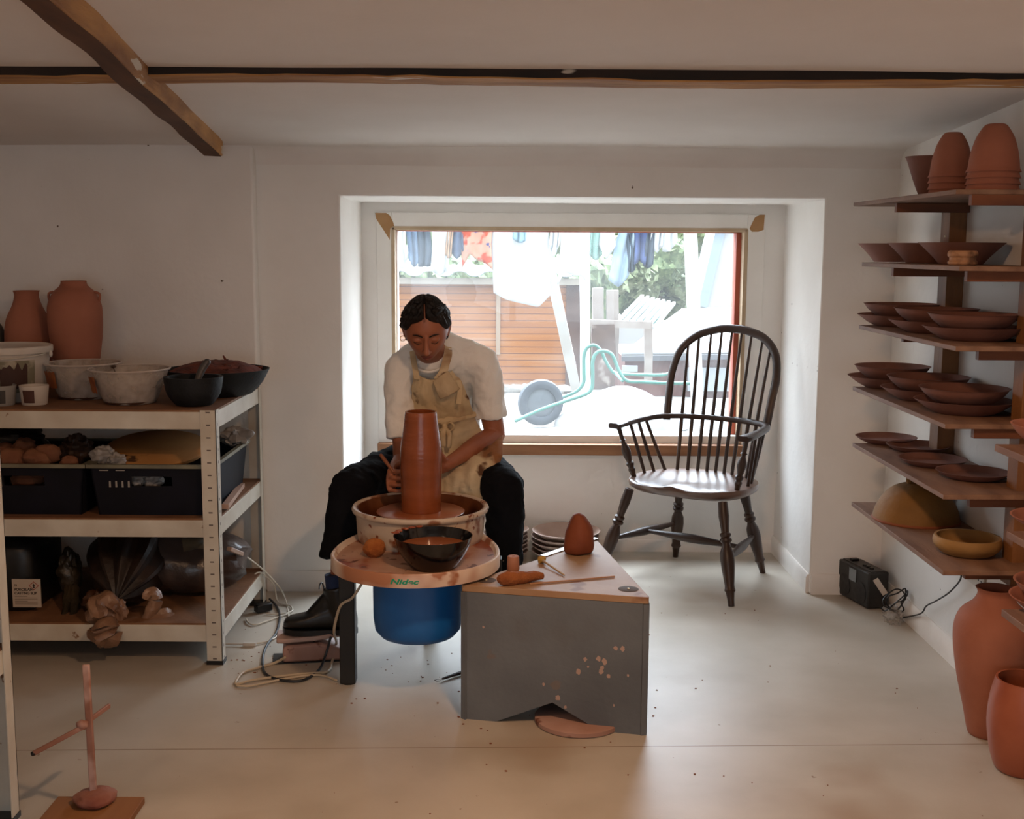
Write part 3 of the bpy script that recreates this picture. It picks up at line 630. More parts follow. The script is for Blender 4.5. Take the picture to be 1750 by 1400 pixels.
# curled bag end
mb = MB(); gather(mb, cat([P(246, 1062, 3.86), P(258, 1045, 3.87), P(266, 1022, 3.88), P(255, 1016, 3.87), P(249, 1026, 3.86)], 18), [.012 + .012*math.sin(i/18*3.0) for i in range(19)], 20, 5, .2)
gather(mb, cat([P(240, 1068, 3.86), P(262, 1062, 3.88), P(280, 1056, 3.90), P(292, 1050, 3.93)], 12), [.012, .02, .026, .031, .034, .036, .037, .037, .036, .033, .028, .02, .012], 24, 6, .25)
tag(mb.noise(.004, 40, 1).build('curled_bag', film, loc=P(262, 1062, 3.88)), 'pinkish plastic bag end curled over like a handle beside the tied sack', 'bag')
# big grey-brown sack lying at the right end
sk2 = M('sack_taupe', '#51443e', .3, '#3a2c25', 6, bump=.6, bscale=16); c = Vector((-1.17, 4.17, T3))
mb = MB(); rings = []
for i in range(19):
    t = i / 18; x = -1.37 + .385*t; r = .004 + .128 * math.sin(math.pi*min(max(t*.94+.03, 0), 1))**.38
    rings.append([Vector((x + .02*math.sin(a*2), 4.17 + 1.15*r*math.cos(a) + .03*t, T3 + .112 + max(-.112, (.95 - .1*t) * r*math.sin(a)) + .010*noise.noise(Vector((x*14, a*2, 1))))) for a in [2*math.pi*k/40 for k in range(40)]])
mb.loft(rings).noise(.007, 14, 3)
for v in mb.v: v.z = max(v.z, T3)
sb = mb.build('full_sack', sk2, loc=c); tag(sb, 'bulging taupe plastic sack lying at the right end of the bottom shelf', 'sack')
c = P(336, 933, 4.0); tag(MB().add([P(310, 921, 4.0), P(356, 920, 4.05), P(357, 938, 4.05), P(336, 938, 4.0), P(314, 943, 4.0)], [(0,1,2,3,4)]).build('cardboard_scrap', M('scrap', '#5b4d38', .8, '#473a28', 12), loc=c, solid=.006), 'torn cardboard scrap lying on top of the taupe sack', 'cardboard')
# ---------------------------------------------------------------- wooden wall shelves on the right
up_m = M('upright_pine', '#8a5a2e', .65, '#6b4321', 4, bump=.15, bscale=40, st=(3, 3, .6)); ply = M('shelf_ply', '#8d6a52', .7, '#6f4e3a', 5, bump=.15, bscale=50, st=(3, .8, 3))
bar_m = M('bracket_wood', '#74401f', .65, '#5a2f16', 5, st=(.8, 3, 3))
SH = [1.571, 1.360, 1.140, .916, .716, .503]
UY = [(3.955, 4.035), (3.315, 3.385)]
XO = 1.225
for k, (ya, yb) in enumerate(UY):
    t = thing('shelf_upright', (1.485, ya, .44), ('wooden upright with bracket arms on the right wall, further from the camera' if k == 0 else 'wooden upright with bracket arms at the right edge of the photo'), 'shelf upright', 'wooden uprights of the wall shelves')
    MB().box((1.457, ya, .43), (XR, yb, SH[0] - .016)).build('upright', up_m, t, bevel=.002)
    for z in SH:
        x0 = XO + (.045 if z > 1.3 else .09)
        MB().box((x0, ya - .024, z - .014 - .030), (XR - .002, ya - .001, z - .0145)).build('bracket_arm', bar_m, t, bevel=.001)
    if k == 0:
        for z in (1.10, 1.45, .98): MB().lathe([(0, 0), (.004, 0), (.003, .002), (0, .0025)], seg=10).xf(Matrix.Translation((1.457, ya + .035, z)) @ Matrix.Rotation(R(-90), 4, 'Y')).build('screw', M('screw', '#c0b090', .4, metal=.8), t)
wd = ['topmost wall shelf board, seen from below with stacked pots on it', 'second wall shelf board from the top, at eye level under three bowls', 'third wall shelf board from the top, carrying pairs of plates and bowls just below eye level', 'fourth wall shelf board from the top, with its plates and wide bowls in three pairs', 'fifth wall shelf board from the top, holding four flat plates side by side', 'lowest wall shelf board under the ochre dome and shallow dish']
ends = [(1459, 1634, 346), (1473, 1640, 448), (1468, 1634, 550), (1457.5, 1616, 653), (1457.6, 1613, 748), (1455.5, 1613, 847)]
DN = []
for k, (z, (pa, pb, py)) in enumerate(zip(SH, ends)):
    far = X(pa, py, XO).y; near = X(pb, 580, XO).y
    if k == 0: near = X(1634, 320, XO).y
    near = {0: 3.17, 1: 3.17, 2: 3.19, 3: 3.22, 4: 3.24, 5: 3.24}[k]
    # near end follows the photographed corner
    near = X(pb, [320, 452, 585, 716, 830, 955][k], XO).y; DN.append(near)
    o = MB().box((XO, near, z - .014), (XR - .003, far, z)).noise(.0015, 4, k).build('wall_shelf_board', ply, loc=((XO+XR)/2, (near+far)/2, z - .014), bevel=.0015)
    tag(o, wd[k], 'shelf', 'boards of the wall shelves')
for k, (z, py, pb) in enumerate(((.716, 886, 1722), (.516, 1032, 1712))):
    far = X(pb, py, XO).y
    o = MB().box((XO, 1.9, z - .018), (XR - .003, far, z)).build('wall_shelf_board', ply, loc=((XO+XR)/2, 2.4, z - .018), bevel=.0015)
    tag(o, ('upper' if k == 0 else 'lower') + ' of the two nearer shelf boards just entering at the right edge', 'shelf', 'boards of the wall shelves')
t = thing('shelf_upright', (1.485, 2.5, .44), 'wooden upright of the nearer shelves, past the right edge', 'shelf upright'); MB().box((1.457, 2.30, .43), (XR, 2.37, 1.55)).build('upright', up_m, t)
for z in (.716, .516): MB().box((XO + .05, 2.276, z - .05), (XR - .002, 2.299, z - .0185)).build('bracket_arm', bar_m, t)
def on(px, py, zr, z, xmax=1.50, r=0):
    """centre of a pot whose rim centre is seen at px,py at height zr, standing at height z"""
    p = Z(px, py, zr); f = min(1, (xmax - r) / p.x); return Vector((min(p.x, xmax - r), p.y, z + .0005))
# top shelf
def atx(px, x, z): q = X(px, 300, x); return Vector((x, q.y, z + .0005))
p = atx(1585, 1.37, SH[0])
vessel('conical_bowl', p, [(.018, 0), (.022, .004), (.045, .06), (.066, .122), (.074, .137)], terra_d, 'brown cone-shaped bowl at the left end of the top wall shelf', 'bowl', t=.004)
def stack(px, x, rr, h, n, step, nm):
    c = atx(px, x, SH[0]); w = ['topmost', 'second from the top', 'third from the top', 'lowest']
    pr = [(rr, 0), (rr*.93, .012), (rr*.90, .03), (rr*.83, h*.45), (rr*.68, h*.72), (rr*.46, h*.93), (rr*.36, h*.985), (rr*.30, h)]
    base = None
    for k in range(n):
        z = c.z + (n - 1 - k) * step; pp = sm(pr, 4); q = [(0, h)] + pp[::-1] ; full = [(0, h)] + pp[::-1] + [(max(r - .004, .001), max(zz - .004, 0)) for r, zz in pp] + [(0, h - .006)]
        if base is None: base = MB().lathe(full, seg=44).build('tapered_bowl', terra); o = base
        else: o = base.copy(); C.objects.link(o)
        o.location = (c.x, c.y, z); tag(o, '%s upturned bowl of the %s stack on the top wall shelf' % (w[k], nm), 'bowl', 'upturned tapered bowls on the top shelf')
stack(1625, 1.365, .069, .137, 4, .019, 'smaller left')
stack(1697, 1.37, .0755, .135, 4, .0175, 'larger right')
# second shelf: three bowls and a small coiled pot
bw_p = [(.062, 0), (.066, .003), (.082, .022), (.106, .046), (.122, .061), (.128, .066)]
for px, y0_, sc_, lab in ((1530, 416, .93, 'left of the three brown bowls on the second wall shelf, further back'), (1589, 415, .97, 'middle of the three brown bowls on the second wall shelf'), (1650.5, 413, 1, 'right of the three brown bowls on the second wall shelf, behind the coiled pot')):
    c = atx(px, 1.372, SH[1]); vessel('flared_bowl', c, [(r*sc_, z) for r, z in bw_p], terra_d, lab, 'bowl', 'flared bowls on the second shelf', seed=px)
c = atx(1654, 1.288, SH[1])
vessel('coiled_pot', c, [(.034, 0), (.040, .003), (.041, .010), (.037, .014), (.037, .022), (.041, .026), (.042, .034), (.039, .04), (.036, .042)], M('banded_clay', '#a87a55', .7, '#6b4a33', 22, lo=.45, hi=.6), 'small beige pot with two thick rings in front of the right bowl', 'pot', wob=.05, t=.012)
# third and fourth shelves: bowl on plate, three pairs each
lowp = [(.085, 0), (.092, .003), (.112, .014), (.134, .030), (.145, .038), (.148, .040)]
topb = [(.060, 0), (.066, .002), (.090, .014), (.115, .034), (.127, .050), (.132, .054)]
nm = ['left', 'middle', 'right']
for si, sname, cen in ((2, 'third', ((1543, 519), (1606, 527), (1671, 536))), (3, 'fourth', ((1525, 625), (1591, 643), (1655, 662)))):
    for k, (px, py) in enumerate(cen):
        c = on(px, py, SH[si] + .078, SH[si], 1.513, .149)
        jit = (.004 * ((k * 7) % 3 - 1))
        vessel('wide_plate', c + Vector((jit, .004, 0)), lowp, terra_d, 'lower plate of the %s pair on the %s wall shelf' % (nm[k], sname), 'plate', 'wide plates under the bowls', t=.005, seed=k + si)
        vessel('shallow_bowl', c + Vector((0, 0, .0235)), topb, terra_d, 'wide shallow bowl resting on the %s plate of the %s wall shelf' % (nm[k], sname), 'bowl', 'shallow bowls resting on the plates', t=.0045, seed=k + si + 5)
# fifth shelf: four plates
flat = [(.070, 0), (.075, .002), (.092, .010), (.104, .019), (.108, .022)]
for px, py, lab in ((1514.5, 747, 'flat brown plate at the far left end of the fifth wall shelf'), (1590, 761, 'flat brown plate against the wall, second along the fifth wall shelf'), (1593.5, 784, 'flat brown plate at the front edge, in the middle of the fifth wall shelf'), (1669, 806, 'flat brown plate at the near right end of the fifth wall shelf')):
    c = on(px, py, SH[4] + .02, SH[4], 1.51, .106); vessel('flat_plate', c, flat, terra_d, lab, 'plate', 'flat plates on the fifth shelf', t=.005, seed=px)
# sixth shelf
och = M('ochre_clay', '#8a6028', .75, '#75501f', 6, bump=.2, bscale=50)
c = on(1576, 888, SH[5], SH[5], 1.508, .144); t = thing('dome_lid', c, 'ochre clay dome with a loop handle on the lowest wall shelf', 'dome')
pr = sm([(.143, 0), (.140, .012), (.130, .045), (.108, .082), (.075, .110), (.035, .124), (.0005, .128)], 4)
MB().lathe([(r, z) for r, z in pr] + [(max(r - .006, 0), max(z - .007, 0)) for r, z in pr[::-1]], c, seg=50).build('dome', och, t)
MB().lathe([(.1435, 0), (.1445, .004), (.1425, .008), (.1405, .004)], c, seg=50).build('rim_band', M('rim_band', '#8a4a28', .8), t)
MB().tube([c + Vector((-.028, -.0, .121)), c + Vector((-.03, 0, .146)), c + Vector((-.008, 0, .157)), c + Vector((.016, 0, .145)), c + Vector((.020, 0, .121))], [.0095, .009, .0085, .009, .0095], 10, smooth=5).build('loop_handle', och, t)
c = on(1654, 917, SH[5] + .052, SH[5], 1.50, .10)
vessel('shallow_dish', c, [(.062, 0), (.075, .004), (.094, .022), (.099, .038), (.095, .053)], M('ochre_light', '#a37c46', .75, '#8c6532', 6, bump=.15), 'round ochre dish with inward curving walls beside the dome', 'dish', t=.007)
# near shelves at the right edge
c = X(1722, 722, 1.30); 
def edge(px_l, py, zr, r, z, nm_, prof, lab, x=1.36):
    # pot whose leftmost rim point is seen at px_l
    u = ray(px_l, py); y = (x - r) / u.x * u.y; return vessel(nm_, Vector((x, y, z + .0005)), prof, terra, lab, 'bowl')
bpro = [(.05, 0), (.07, .006), (.105, .035), (.125, .062)]
o_ = X(1733, 735, 1.235); vessel('flared_bowl', Vector((1.36, o_.y - .0, .916 + .0005)), bpro, terra, 'terracotta bowl on the nearest shelf cut off by the right edge, topmost of these', 'bowl')
bo = MB().box((XO, 1.9, .898), (XR - .003, o_.y + .135 if False else 2.93, .916)).build('wall_shelf_board', ply, loc=(1.37, 2.4, .898), bevel=.0015); tag(bo, 'nearest wall shelf board hidden past the right edge, under the topmost cut-off bowl', 'shelf')
o_ = X(1736, 872, 1.245); vessel('flared_bowl', Vector((1.36, o_.y, .716 + .0005)), [(r*.95, z*.55) for r, z in bpro], terra, 'terracotta dish on the upper near board, cut off by the right edge', 'bowl')
o_ = X(1737, 985, 1.25)
cc = Vector((1.36, o_.y - .02, .516 + .0005))
vessel('wide_plate', cc, [(r*.84, z) for r, z in lowp], terra, 'lower of two terracotta dishes at the right edge above the tall floor jar', 'plate')
vessel('shallow_bowl', cc + Vector((0, 0, .024)), [(r*.88, z) for r, z in topb], terra, 'upper of two terracotta dishes at the right edge above the tall floor jar', 'bowl')
# floor jars
c = Z(1716, 1236, 0); c = Vector((1.398, 3.27, 0))
vessel('floor_jar', c, [(.048, 0), (.056, .008), (.072, .08), (.094, .17), (.108, .26), (.110, .32), (.096, .365), (.064, .395), (.052, .415), (.050, .428), (.056, .440)], terra, 'tall terracotta jar with a narrow neck standing on the floor by the right wall', 'jar', t=.007)
c = Vector((1.392, 3.03, 0))
vessel('floor_jar', c, [(.055, 0), (.068, .008), (.084, .06), (.094, .13), (.090, .20), (.080, .245), (.077, .258)], M('terracotta_glossy', '#a0573a', .4, '#8c462c', 6), 'shorter smooth terracotta jar cut off by the right edge in front of the tall jar', 'jar', t=.006)
# ---------------------------------------------------------------- radio, socket, cable
rA = Z(1430, 1014, 0); rB = Z(1482, 1043, 0); rC = Z(1507, 1030, 0)
dx = (rB - rA); L = dx.length; dx.normalize(); dp = Vector((0,0,1)).cross(dx); dp = dp if dp.x > 0 else -dp
rad = M('radio_case', '#1b1a19', .5, '#2b2927', 12); org = (rA + rB) / 2 + dp * .045
t = thing('radio', org, 'black table radio with a small display standing on the floor in the corner', 'radio')
RM = Matrix(((dx.x, dp.x, 0, org.x), (dx.y, dp.y, 0, org.y), (0, 0, 1, 0), (0, 0, 0, 1)))
H = .148
MB().box((-L/2, -.045, .004), (L/2, .045, H)).xf(RM).build('case', rad, t, bevel=.006)
gr = M('speaker_grille', '#2e2c2a', .7, '#1d1b1a', 60)
for sx in (-.06, .06): MB().lathe([(0, .0), (.040, 0), (.043, .002), (.040, .003), (0, .004)], seg=32).xf(RM @ Matrix.Translation((sx, -.0445, .055)) @ Matrix.Rotation(R(90), 4, 'X')).build('speaker', gr, t)
MB().box((-.026, -.0475, .086), (.026, -.044, .136)).xf(RM).build('display', M('radio_display', '#7d8890', .2), t, bevel=.001)
MB().box((-.038, -.0462, .078), (.03, -.044, .14)).xf(RM).build('display_bezel', black_pl, t)
MB().box((-L/2 + .01, -.03, H), (L/2 - .01, .03, H + .003)).xf(RM).build('top_panel', M('radio_top', '#3b3836', .5), t)
for sx in (.02, .045, .07): MB().lathe([(0, 0), (.009, 0), (.009, .006), (0, .007)], seg=16).xf(RM @ Matrix.Translation((sx, -.005, H + .003))).build('knob', black_pl, t)
MB().box((-.07, -.02, H + .003), (-.05, .01, H + .012)).xf(RM).build('aerial_clip', black_pl, t)
# white card and clear bag behind the radio
a, b_ = P(1497, 990, 4.47), P(1512, 1014, 4.43)
tag(MB().bar(P(1496, 990, 4.395), P(1513, 1016, 4.375), .022, .004, up=(0, 1, .2)).build('white_strap', M('card_white', '#b0a69c', .6), loc=P(1505, 1003, 4.44)), 'pale strap leaning on the end of the radio', 'strap')
c = Z(1535, 1034, .03); c = Vector((1.452, 4.30, .028))
cling = haze_mat('clear_bag', '#b5aba0', .35)
tag(MB().blob(c, .035, .05, .035, 77, .5, 2.4, 30, 20).build('clear_bag', cling, loc=c), 'crumpled clear bag in the cable coil beside the radio', 'bag')
# socket
ms = M('socket_white', '#cfc8be', .4); sA = X(1655, 966, XR - .001); sB = X(1683, 996, XR - .001)
zc_ = (sA.z + sB.z)/2; ya, yb = min(sA.y, sB.y), max(sA.y, sB.y) + .04
zt = X(1660, 958, XR).z; zb = X(1660, 994, XR).z
t = thing('wall_socket', (XR, (ya+yb)/2, zc_), 'white double wall socket beneath the lowest wall shelf', 'socket')
MB().box((XR - .009, ya - .01, zb), (XR, yb + .03, zt)).build('faceplate', ms, t, bevel=.002)
for k, yy in enumerate((ya + .02,)):
    for (dy, dz, w_, h_) in ((0, .012, .004, .009), (-.011, -.010, .008, .004), (.011, -.010, .008, .004)):
        MB().box((XR - .0098, yy + dy - w_/2, zc_ + dz - h_/2), (XR - .0085, yy + dy + w_/2, zc_ + dz + h_/2)).build('pin_hole', black_pl, t)
    MB().box((XR - .012, yy - .005, zt - .026), (XR - .009, yy + .005, zt - .012)).build('switch', ms, t)
pc = X(1645, 969, XR - .03); t2 = thing('plug', pc, 'black plug pushed into the white wall socket', 'plug')
MB().box((XR - .048, pc.y - .024, pc.z - .022), (XR - .010, pc.y + .024, pc.z + .022)).build('plug_body', black_pl, t2, bevel=.008)
def cable(pts, r, mat, lab, nm='cable', smooth=5, seg=8):
    return tag(MB().tube(pts, r, seg, smooth=smooth).build(nm, mat, loc=pts[0]), lab, 'cable')
xw = XR - .022
pts = [X(1643, 980, xw), X(1640, 993, xw), X(1622, 1013, xw), X(1600, 1027, xw), X(1583, 1036, xw), X(1573, 1049, xw), Z(1562, 1056, .006), Z(1552, 1053, .006), Z(1545, 1046, .01)]
co = [(1535, 1046), (1512, 1036), (1510, 1024), (1528, 1008), (1542, 1010), (1546, 1022), (1538, 1038), (1528, 1044), (1520, 1040), (1543, 1020), (1552, 1010), (1550, 1018), (1540, 1030), (1545, 1042), (1535, 1049), (1516, 1034), (1518, 1020), (1534, 1014), (1546, 1006), (1553, 1012), (1546, 1026), (1532, 1030), (1514, 1044), (1506, 1040)]
for k, (x_, y_) in enumerate(co): pts.append(P(x_, y_, 4.30 - .02 * math.sin(k * 1.3) + .0))
for q in pts: q.z = max(q.z, .005); q.x = min(q.x, XR - .016)
cable(pts, .0028, black_pl, 'thin black cable running from the wall socket down to a coil by the radio')
# ---------------------------------------------------------------- potter's wheel
WXc, WYc, WZt = -.297, 3.55, .462
PX_, PY_ = -.300, 3.785
splash = M('splash_plastic', '#c8b6a2', .45, '#bda892', 4, spots=('#8a5a3c', 9, .54, .06), spots2=('#7c3d1f', 26, .64, .03))
tray_top = M('tray_wet_slip', '#b58f78', .35, '#9c6c52', 6, spots=('#8a3f18', 7, .52, .06), spots2=('#5f2c12', 24, .62, .03))
black_met = M('black_metal', '#14120f', .5, '#1d1a16', 8, spots=('#5b5148', 45, .72, .02))
wh = thing('pottery_wheel', (WXc, WYc, 0), 'electric pottery wheel with a blue motor drum and clay-splashed tray', 'pottery wheel')
# tray outline: round front, tapering to the back under the splash pan
out = []
for k in range(72):
    a = 2*math.pi*k/72; x, y = math.cos(a), math.sin(a)
    rx = .262; ry = .262 if y < 0 else .46
    w = 1 if y < 0 else (1 - .30*y*y)
    out.append((WXc + rx*x*w, WYc + ry*y))
def scaled(pl, k): return [(WXc + (x-WXc)*(1-k/.26), WYc + (y-WYc)*(1-k/.3)) for x, y in pl]
def rg3(pl, z): return [Vector((x, y, z)) for x, y in pl]
tr = MB().loft([rg3(out, WZt-.040), rg3(out, WZt-.002), rg3(scaled(out, .004), WZt+.002), rg3(scaled(out, .011), WZt), rg3(scaled(out, .016), WZt-.012), rg3(scaled(out, .02), WZt-.014)], cap=True)
trm = M('tray_plastic', '#dac9b8', .42, '#ccb29d', 7, spots=('#8d5334', 10, .58, .05), spots2=('#a06a4c', 3, .5, .1))
to = tr.build('tray', trm, wh, smooth=50)
MB().loft([rg3(scaled(out, .018), WZt-.0135), rg3(scaled(out, .018), WZt-.0118)]).build('wet_slip', tray_top, to)
tz = WZt - .0118
PAN = [(0, 0), (.195, 0), (.203, .004), (.208, .02), (.212, .075), (.2125, .083), (.223, .087), (.226, .094), (.222, .101), (.214, .101), (.208, .095), (.204, .07), (.200, .02), (.19, .010), (0, .008)]
PAN = [(r, z * (.118/.101) ) for r, z in PAN]
pan = MB().lathe(PAN, (PX_, PY_, WZt - .020), seg=64).build('splash_pan', splash, wh, smooth=50)
MB().lathe([(0, .012), (.19, .013), (.200, .02), (.2055, .08), (.2075, .105), (.2095, .113), (.2055, .113), (.203, .085), (.197, .024), (.18, .018), (0, .018)], (PX_, PY_, WZt - .020), seg=64).build('slip_lining', M('slip_lining', '#5a2c16', .35, '#84502f', 7, bump=.2, bscale=25, spots=('#3a1a0c', 5, .5, .1)), pan)
hw = M('wheel_head', '#9c5c3a', .28, '#8a4a28', 5)
HZ = .540
MB().lathe([(0, HZ-.016), (.130, HZ-.016), (.143, HZ-.006), (.1455, HZ-.002), (.142, HZ), (0, HZ)], (PX_, PY_+.005, 0), seg=64).build('wheel_head', hw, wh)
MB().lathe([(0, WZt), (.03, WZt), (.03, HZ - .015), (0, HZ - .015)], (PX_, PY_+.005, 0), seg=24).build('spindle', black_met, wh)
blue = M('drum_blue', '#1560a6', .42, '#115594', 4, spots=('#4a5d70', 13, .74, .02))
BX, BY = -.292, 3.56
MB().lathe([(0, .187), (.08, .188), (.118, .198), (.134, .217), (.139, .252), (.1405, WZt - .04), (0, WZt - .04)], (BX, BY, 0), seg=56).build('motor_drum', blue, wh, smooth=60)
for (lx, ly) in ((-.525, 3.645), (-.055, 3.645), (-.29, 4.08)):
    lg = MB().box((lx - .025, ly - .025, .004), (lx + .025, ly + .025, WZt - .041)).build('leg', black_met, wh, bevel=.003)
    MB().lathe([(0, 0), (.024, 0), (.024, .006), (0, .006)], (lx, ly, 0), seg=16).build('rubber_foot', black_pl, lg)
MB().box((-.525 + .02, 3.63, WZt - .112), (-.055 - .02, 3.66, WZt - .042)).build('frame_bar', black_met, wh, bevel=.002)
MB().box((-.31, 3.66, WZt - .112), (-.27, 4.08, WZt - .042)).build('frame_bar', black_met, wh, bevel=.002)
# green lettering on the tray lip
tm = text_mesh('Nidec', .034, .0006, shear=.25, bold=.0011, sx=1.0)
nx = (P(690, 997, 3.29).x - WXc)
for i, v in enumerate(tm.v):
    a = (v.x + nx) / .262; r = .2622 + v.z + .0003; tm.v[i] = Vector((WXc + r*math.sin(a), WYc - r*math.cos(a), WZt - .021 + v.y * .62))
tm.build('lettering', M('green_lettering', '#0f8f6a', .5), to, sharp=True)

# thrown vase
vc = Vector((PX_ + .002, PY_ + .005, HZ + .0005))
prof = sm([(.0655, 0), (.0655, .01), (.0665, .06), (.068, .13), (.0685, .18), (.0665, .215), (.0615, .25), (.0565, .285), (.0535, .315), (.0515, .330)], 8)
prof = [(r + .00022*math.sin(z*420), z) for r, z in prof]
o = MB().lathe(shell(prof, .006), seg=64).build('clay_vase', M('fresh_clay', '#8f4c2a', .26, '#7f401f', 4, bump=.06, bscale=60, st=(1,1,5)), smooth=60); o.location = vc
tag(o, 'tall freshly thrown clay vase standing on the wheel head', 'vase')
# bowl of slip water
bc = Vector((P(740, 960, 3.42).x, 3.425, tz + .0005)); t = thing('water_bowl', bc, 'glossy black bowl of orange slip water on the wheel tray', 'bowl')
MB().lathe(shell(sm([(.062, 0), (.070, .003), (.092, .032), (.108, .062), (.1165, .088), (.119, .096)], 4), .003), bc, seg=56).build('bowl_body', M('black_gloss', '#08080a', .12, '#0c0c0e', 6, spec=.6), t)
MB().lathe([(0, .064), (.1045, .064), (.104, .0655), (0, .0655)], bc, seg=56).build('slip_water', M('slip_water', '#9c5a34', .25, '#8d4d29', 5), t)
mb = MB(); 
for k, a in enumerate((200, 212, 225, 240, 252)): mb.blob(bc + Vector((.118*math.cos(R(a-85)), .118*math.sin(R(a-85)), .097)), .012, .008, .004, k, .3, 2, 12, 8)
tag(mb.build('rim_slip', clay_wet, t), kind='stuff')
spg = M('sponge', '#a8642a', .95, '#8c4a1a', 14, bump=.6, bscale=90)
sc_ = Vector((P(639, 935, 3.52).x, 3.535, tz + .027)); tag(MB().blob(sc_, .036, .030, .030, 6, .10, 1.4, 40, 26).build('sponge', spg, loc=sc_), 'round orange sponge on the wheel tray beside the splash pan', 'sponge')
# foot pedal
pd = M('pedal_plastic', '#a88478', .55, '#8f6858', 7, spots=('#6b4030', 18, .6, .05))
pc = Vector((-.675, 3.875, 0)); t = thing('foot_pedal', pc, 'pink clay-dusted foot pedal of the wheel under the boot', 'pedal')
A = Z(488, 1128, .02); B = Z(581, 1105, .02)
mb = MB(); ang = math.atan2(B.y - A.y, B.x - A.x); L = .235
PM = Matrix.Translation(pc) @ Matrix.Rotation(R(9), 4, 'Z')
def px_(pts): return [PM @ Vector(p) for p in pts]
secs = []
for x, z0, z1 in ((-.105, .0, .052), (-.09, 0, .062), (.02, 0, .068), (.09, 0, .045), (.115, 0, .022)):
    secs.append(px_([(x, -.05, z0 + .004), (x, .05, z0 + .004), (x, .05, z1), (x, -.05, z1)]))
MB().loft(secs).build('pedal_base', pd, t, bevel=.008)
MB().loft([px_([(x, -.052, z), (x, .052, z), (x, .052, z + .016), (x, -.052, z + .016)]) for x, z in ((-.125, .074), (-.10, .072), (0, .076), (.08, .086), (.12, .094))]).build('pedal_plate', M('pedal_plate', '#b59a90', .5, '#9b7c6e', 9), t, bevel=.004)
MB().tube(px_([(.0, -.03, .072), (0, .03, .072)]), .006, 10).build('pivot', black_met, t)
MB().box((-.14, -.05, 0), (.13, .05, .004)).xf(PM).build('rubber_mat', black_pl, t)
# cables
cream = M('cream_cable', '#b8a68c', .5); wcab = M('white_cable', '#c9bfae', .45); bcab = M('black_cable', '#1e2024', .45)
def fl(*a, z=.006): return [Z(x, y, z) for x, y in a]
cable([P(617, 1000, 3.62), P(602, 1022, 3.61), P(583, 1034, 3.605), P(574, 1060, 3.62), P(571, 1082, 3.64)] + [Z(575, 1100, .05)] + fl((568, 1130), (560, 1148), (530, 1151), (480, 1156), (430, 1163), (407, 1169), (403, 1166), (415, 1150), (440, 1142), (470, 1133)) + [Z(487, 1124, .03)],
      .0045, cream, 'cream cable clipped to the wheel leg and looping to the pedal', seg=8)
cable(fl((405, 1172), (425, 1173), (450, 1168), (500, 1158), (545, 1154), (575, 1163)), .004, cream, 'cream cable loop lying lowest on the floor in front of the pedal')
cable([Z(461, 1024, .01)] + fl((473, 1037), (478, 1055), (472, 1082), (458, 1100), (450, 1120), (450, 1145), (462, 1157), (490, 1164), (520, 1162), (545, 1145)) + [Z(557, 1118, .04), P(565, 1090, 3.80)], .0045, bcab, 'black cable looping over the floor from the shelving to the pedal')
ad = P(402, 943, 4.18); t = thing('cable_switch', ad, 'small pinkish inline switch on the white cable by the taupe sack', 'switch')
MB().bar(P(391, 938, 4.10), P(413, 947, 4.16), .022, .016).build('switch_body', M('switch_pink', '#b39a8b', .5), t, bevel=.003)
cable([P(413, 947, 4.16), P(430, 958, 4.30), P(452, 976, 4.42), P(470, 995, 4.50), P(483, 1013, 4.50), P(491, 1037, 4.45), Z(493, 1058, .01)] + fl((487, 1072), (470, 1090), (450, 1098), (436, 1100)), .0032, wcab, 'thin white cable arching from the inline switch down to the floor')
cable([P(433, 985, 4.40), P(440, 979, 4.42), P(450, 981, 4.44), P(468, 1000, 4.50), P(473, 1025, 4.5)] + fl((480, 1032), (495, 1035), (500, 1043), (490, 1048), (470, 1050), (456, 1049)), .003, wcab, 'thin white cable curling behind the rear post of the shelving')
cable(fl((421, 1058), (424, 1064), (435, 1068), (455, 1062), (475, 1055), (493, 1049)), .003, wcab, 'thin white cable loop on the floor just right of the shelving')
cn = Z(428, 1101, .008); tag(MB().bar(cn - Vector((.025, 0, 0)), cn + Vector((.02, .0, 0)), .014, .012).tube([cn - Vector((.09, .0, 0)), cn - Vector((.02, 0, 0))], .003, 6).build('cable_connector', M('connector_clear', '#bdb5aa', .3), loc=cn), 'clear cable connector on the floor beside the front post', 'connector')
pb = Z(452, 1040, .015); tag(MB().bar(pb - Vector((.03, .02, -.005)), pb + Vector((.02, .02, .005)), .035, .03).build('black_adapter', black_pl, loc=pb, bevel=.004), 'black plug adapter on the floor behind the shelving post', 'adapter')
# ---------------------------------------------------------------- triangular plywood stool
BLx, BRx, APx = Vector((-.150, 3.357, 0)), Vector((.398, 3.240, 0)), Vector((.293, 3.905, 0))
BH = .414; gf = M('grey_painted_ply', '#666a6e', .65, '#54575b', 3, bump=.12, bscale=60, spots=('#6b625d', 7, .70, .02), spots2=('#5c5a58', 2.2, .55, .12))
bc_ = (BLx + BRx + APx) / 3; t = thing('triangular_stool', bc_, 'grey triangular plywood stool with a bare wooden top used as a side table', 'stool')
ptop = M('ply_top', '#a98a6c', .6, '#95704f', 5, spots=('#7d5334', 8, .62, .06), bump=.05)
def inset(p, k): return p + (bc_ - p).normalized() * k
tri = [BLx, BRx, APx]
def rounded_tri(k, z, r=.012):
    o = []
    for i in range(3):
        p = inset(tri[i], k); a = inset(tri[i-1], k); b = inset(tri[(i+1) % 3], k)
        u = (a - p).normalized()*r; w = (b - p).normalized()*r
        for s_ in (0, .33, .67, 1): q = (p+u).lerp(p, s_).lerp(p.lerp(p+w, s_), s_); o.append(Vector((q.x, q.y, z)))
    return o
MB().loft([rounded_tri(0, BH - .020), rounded_tri(0, BH)]).build('stool_top', ptop, t, bevel=.0015)
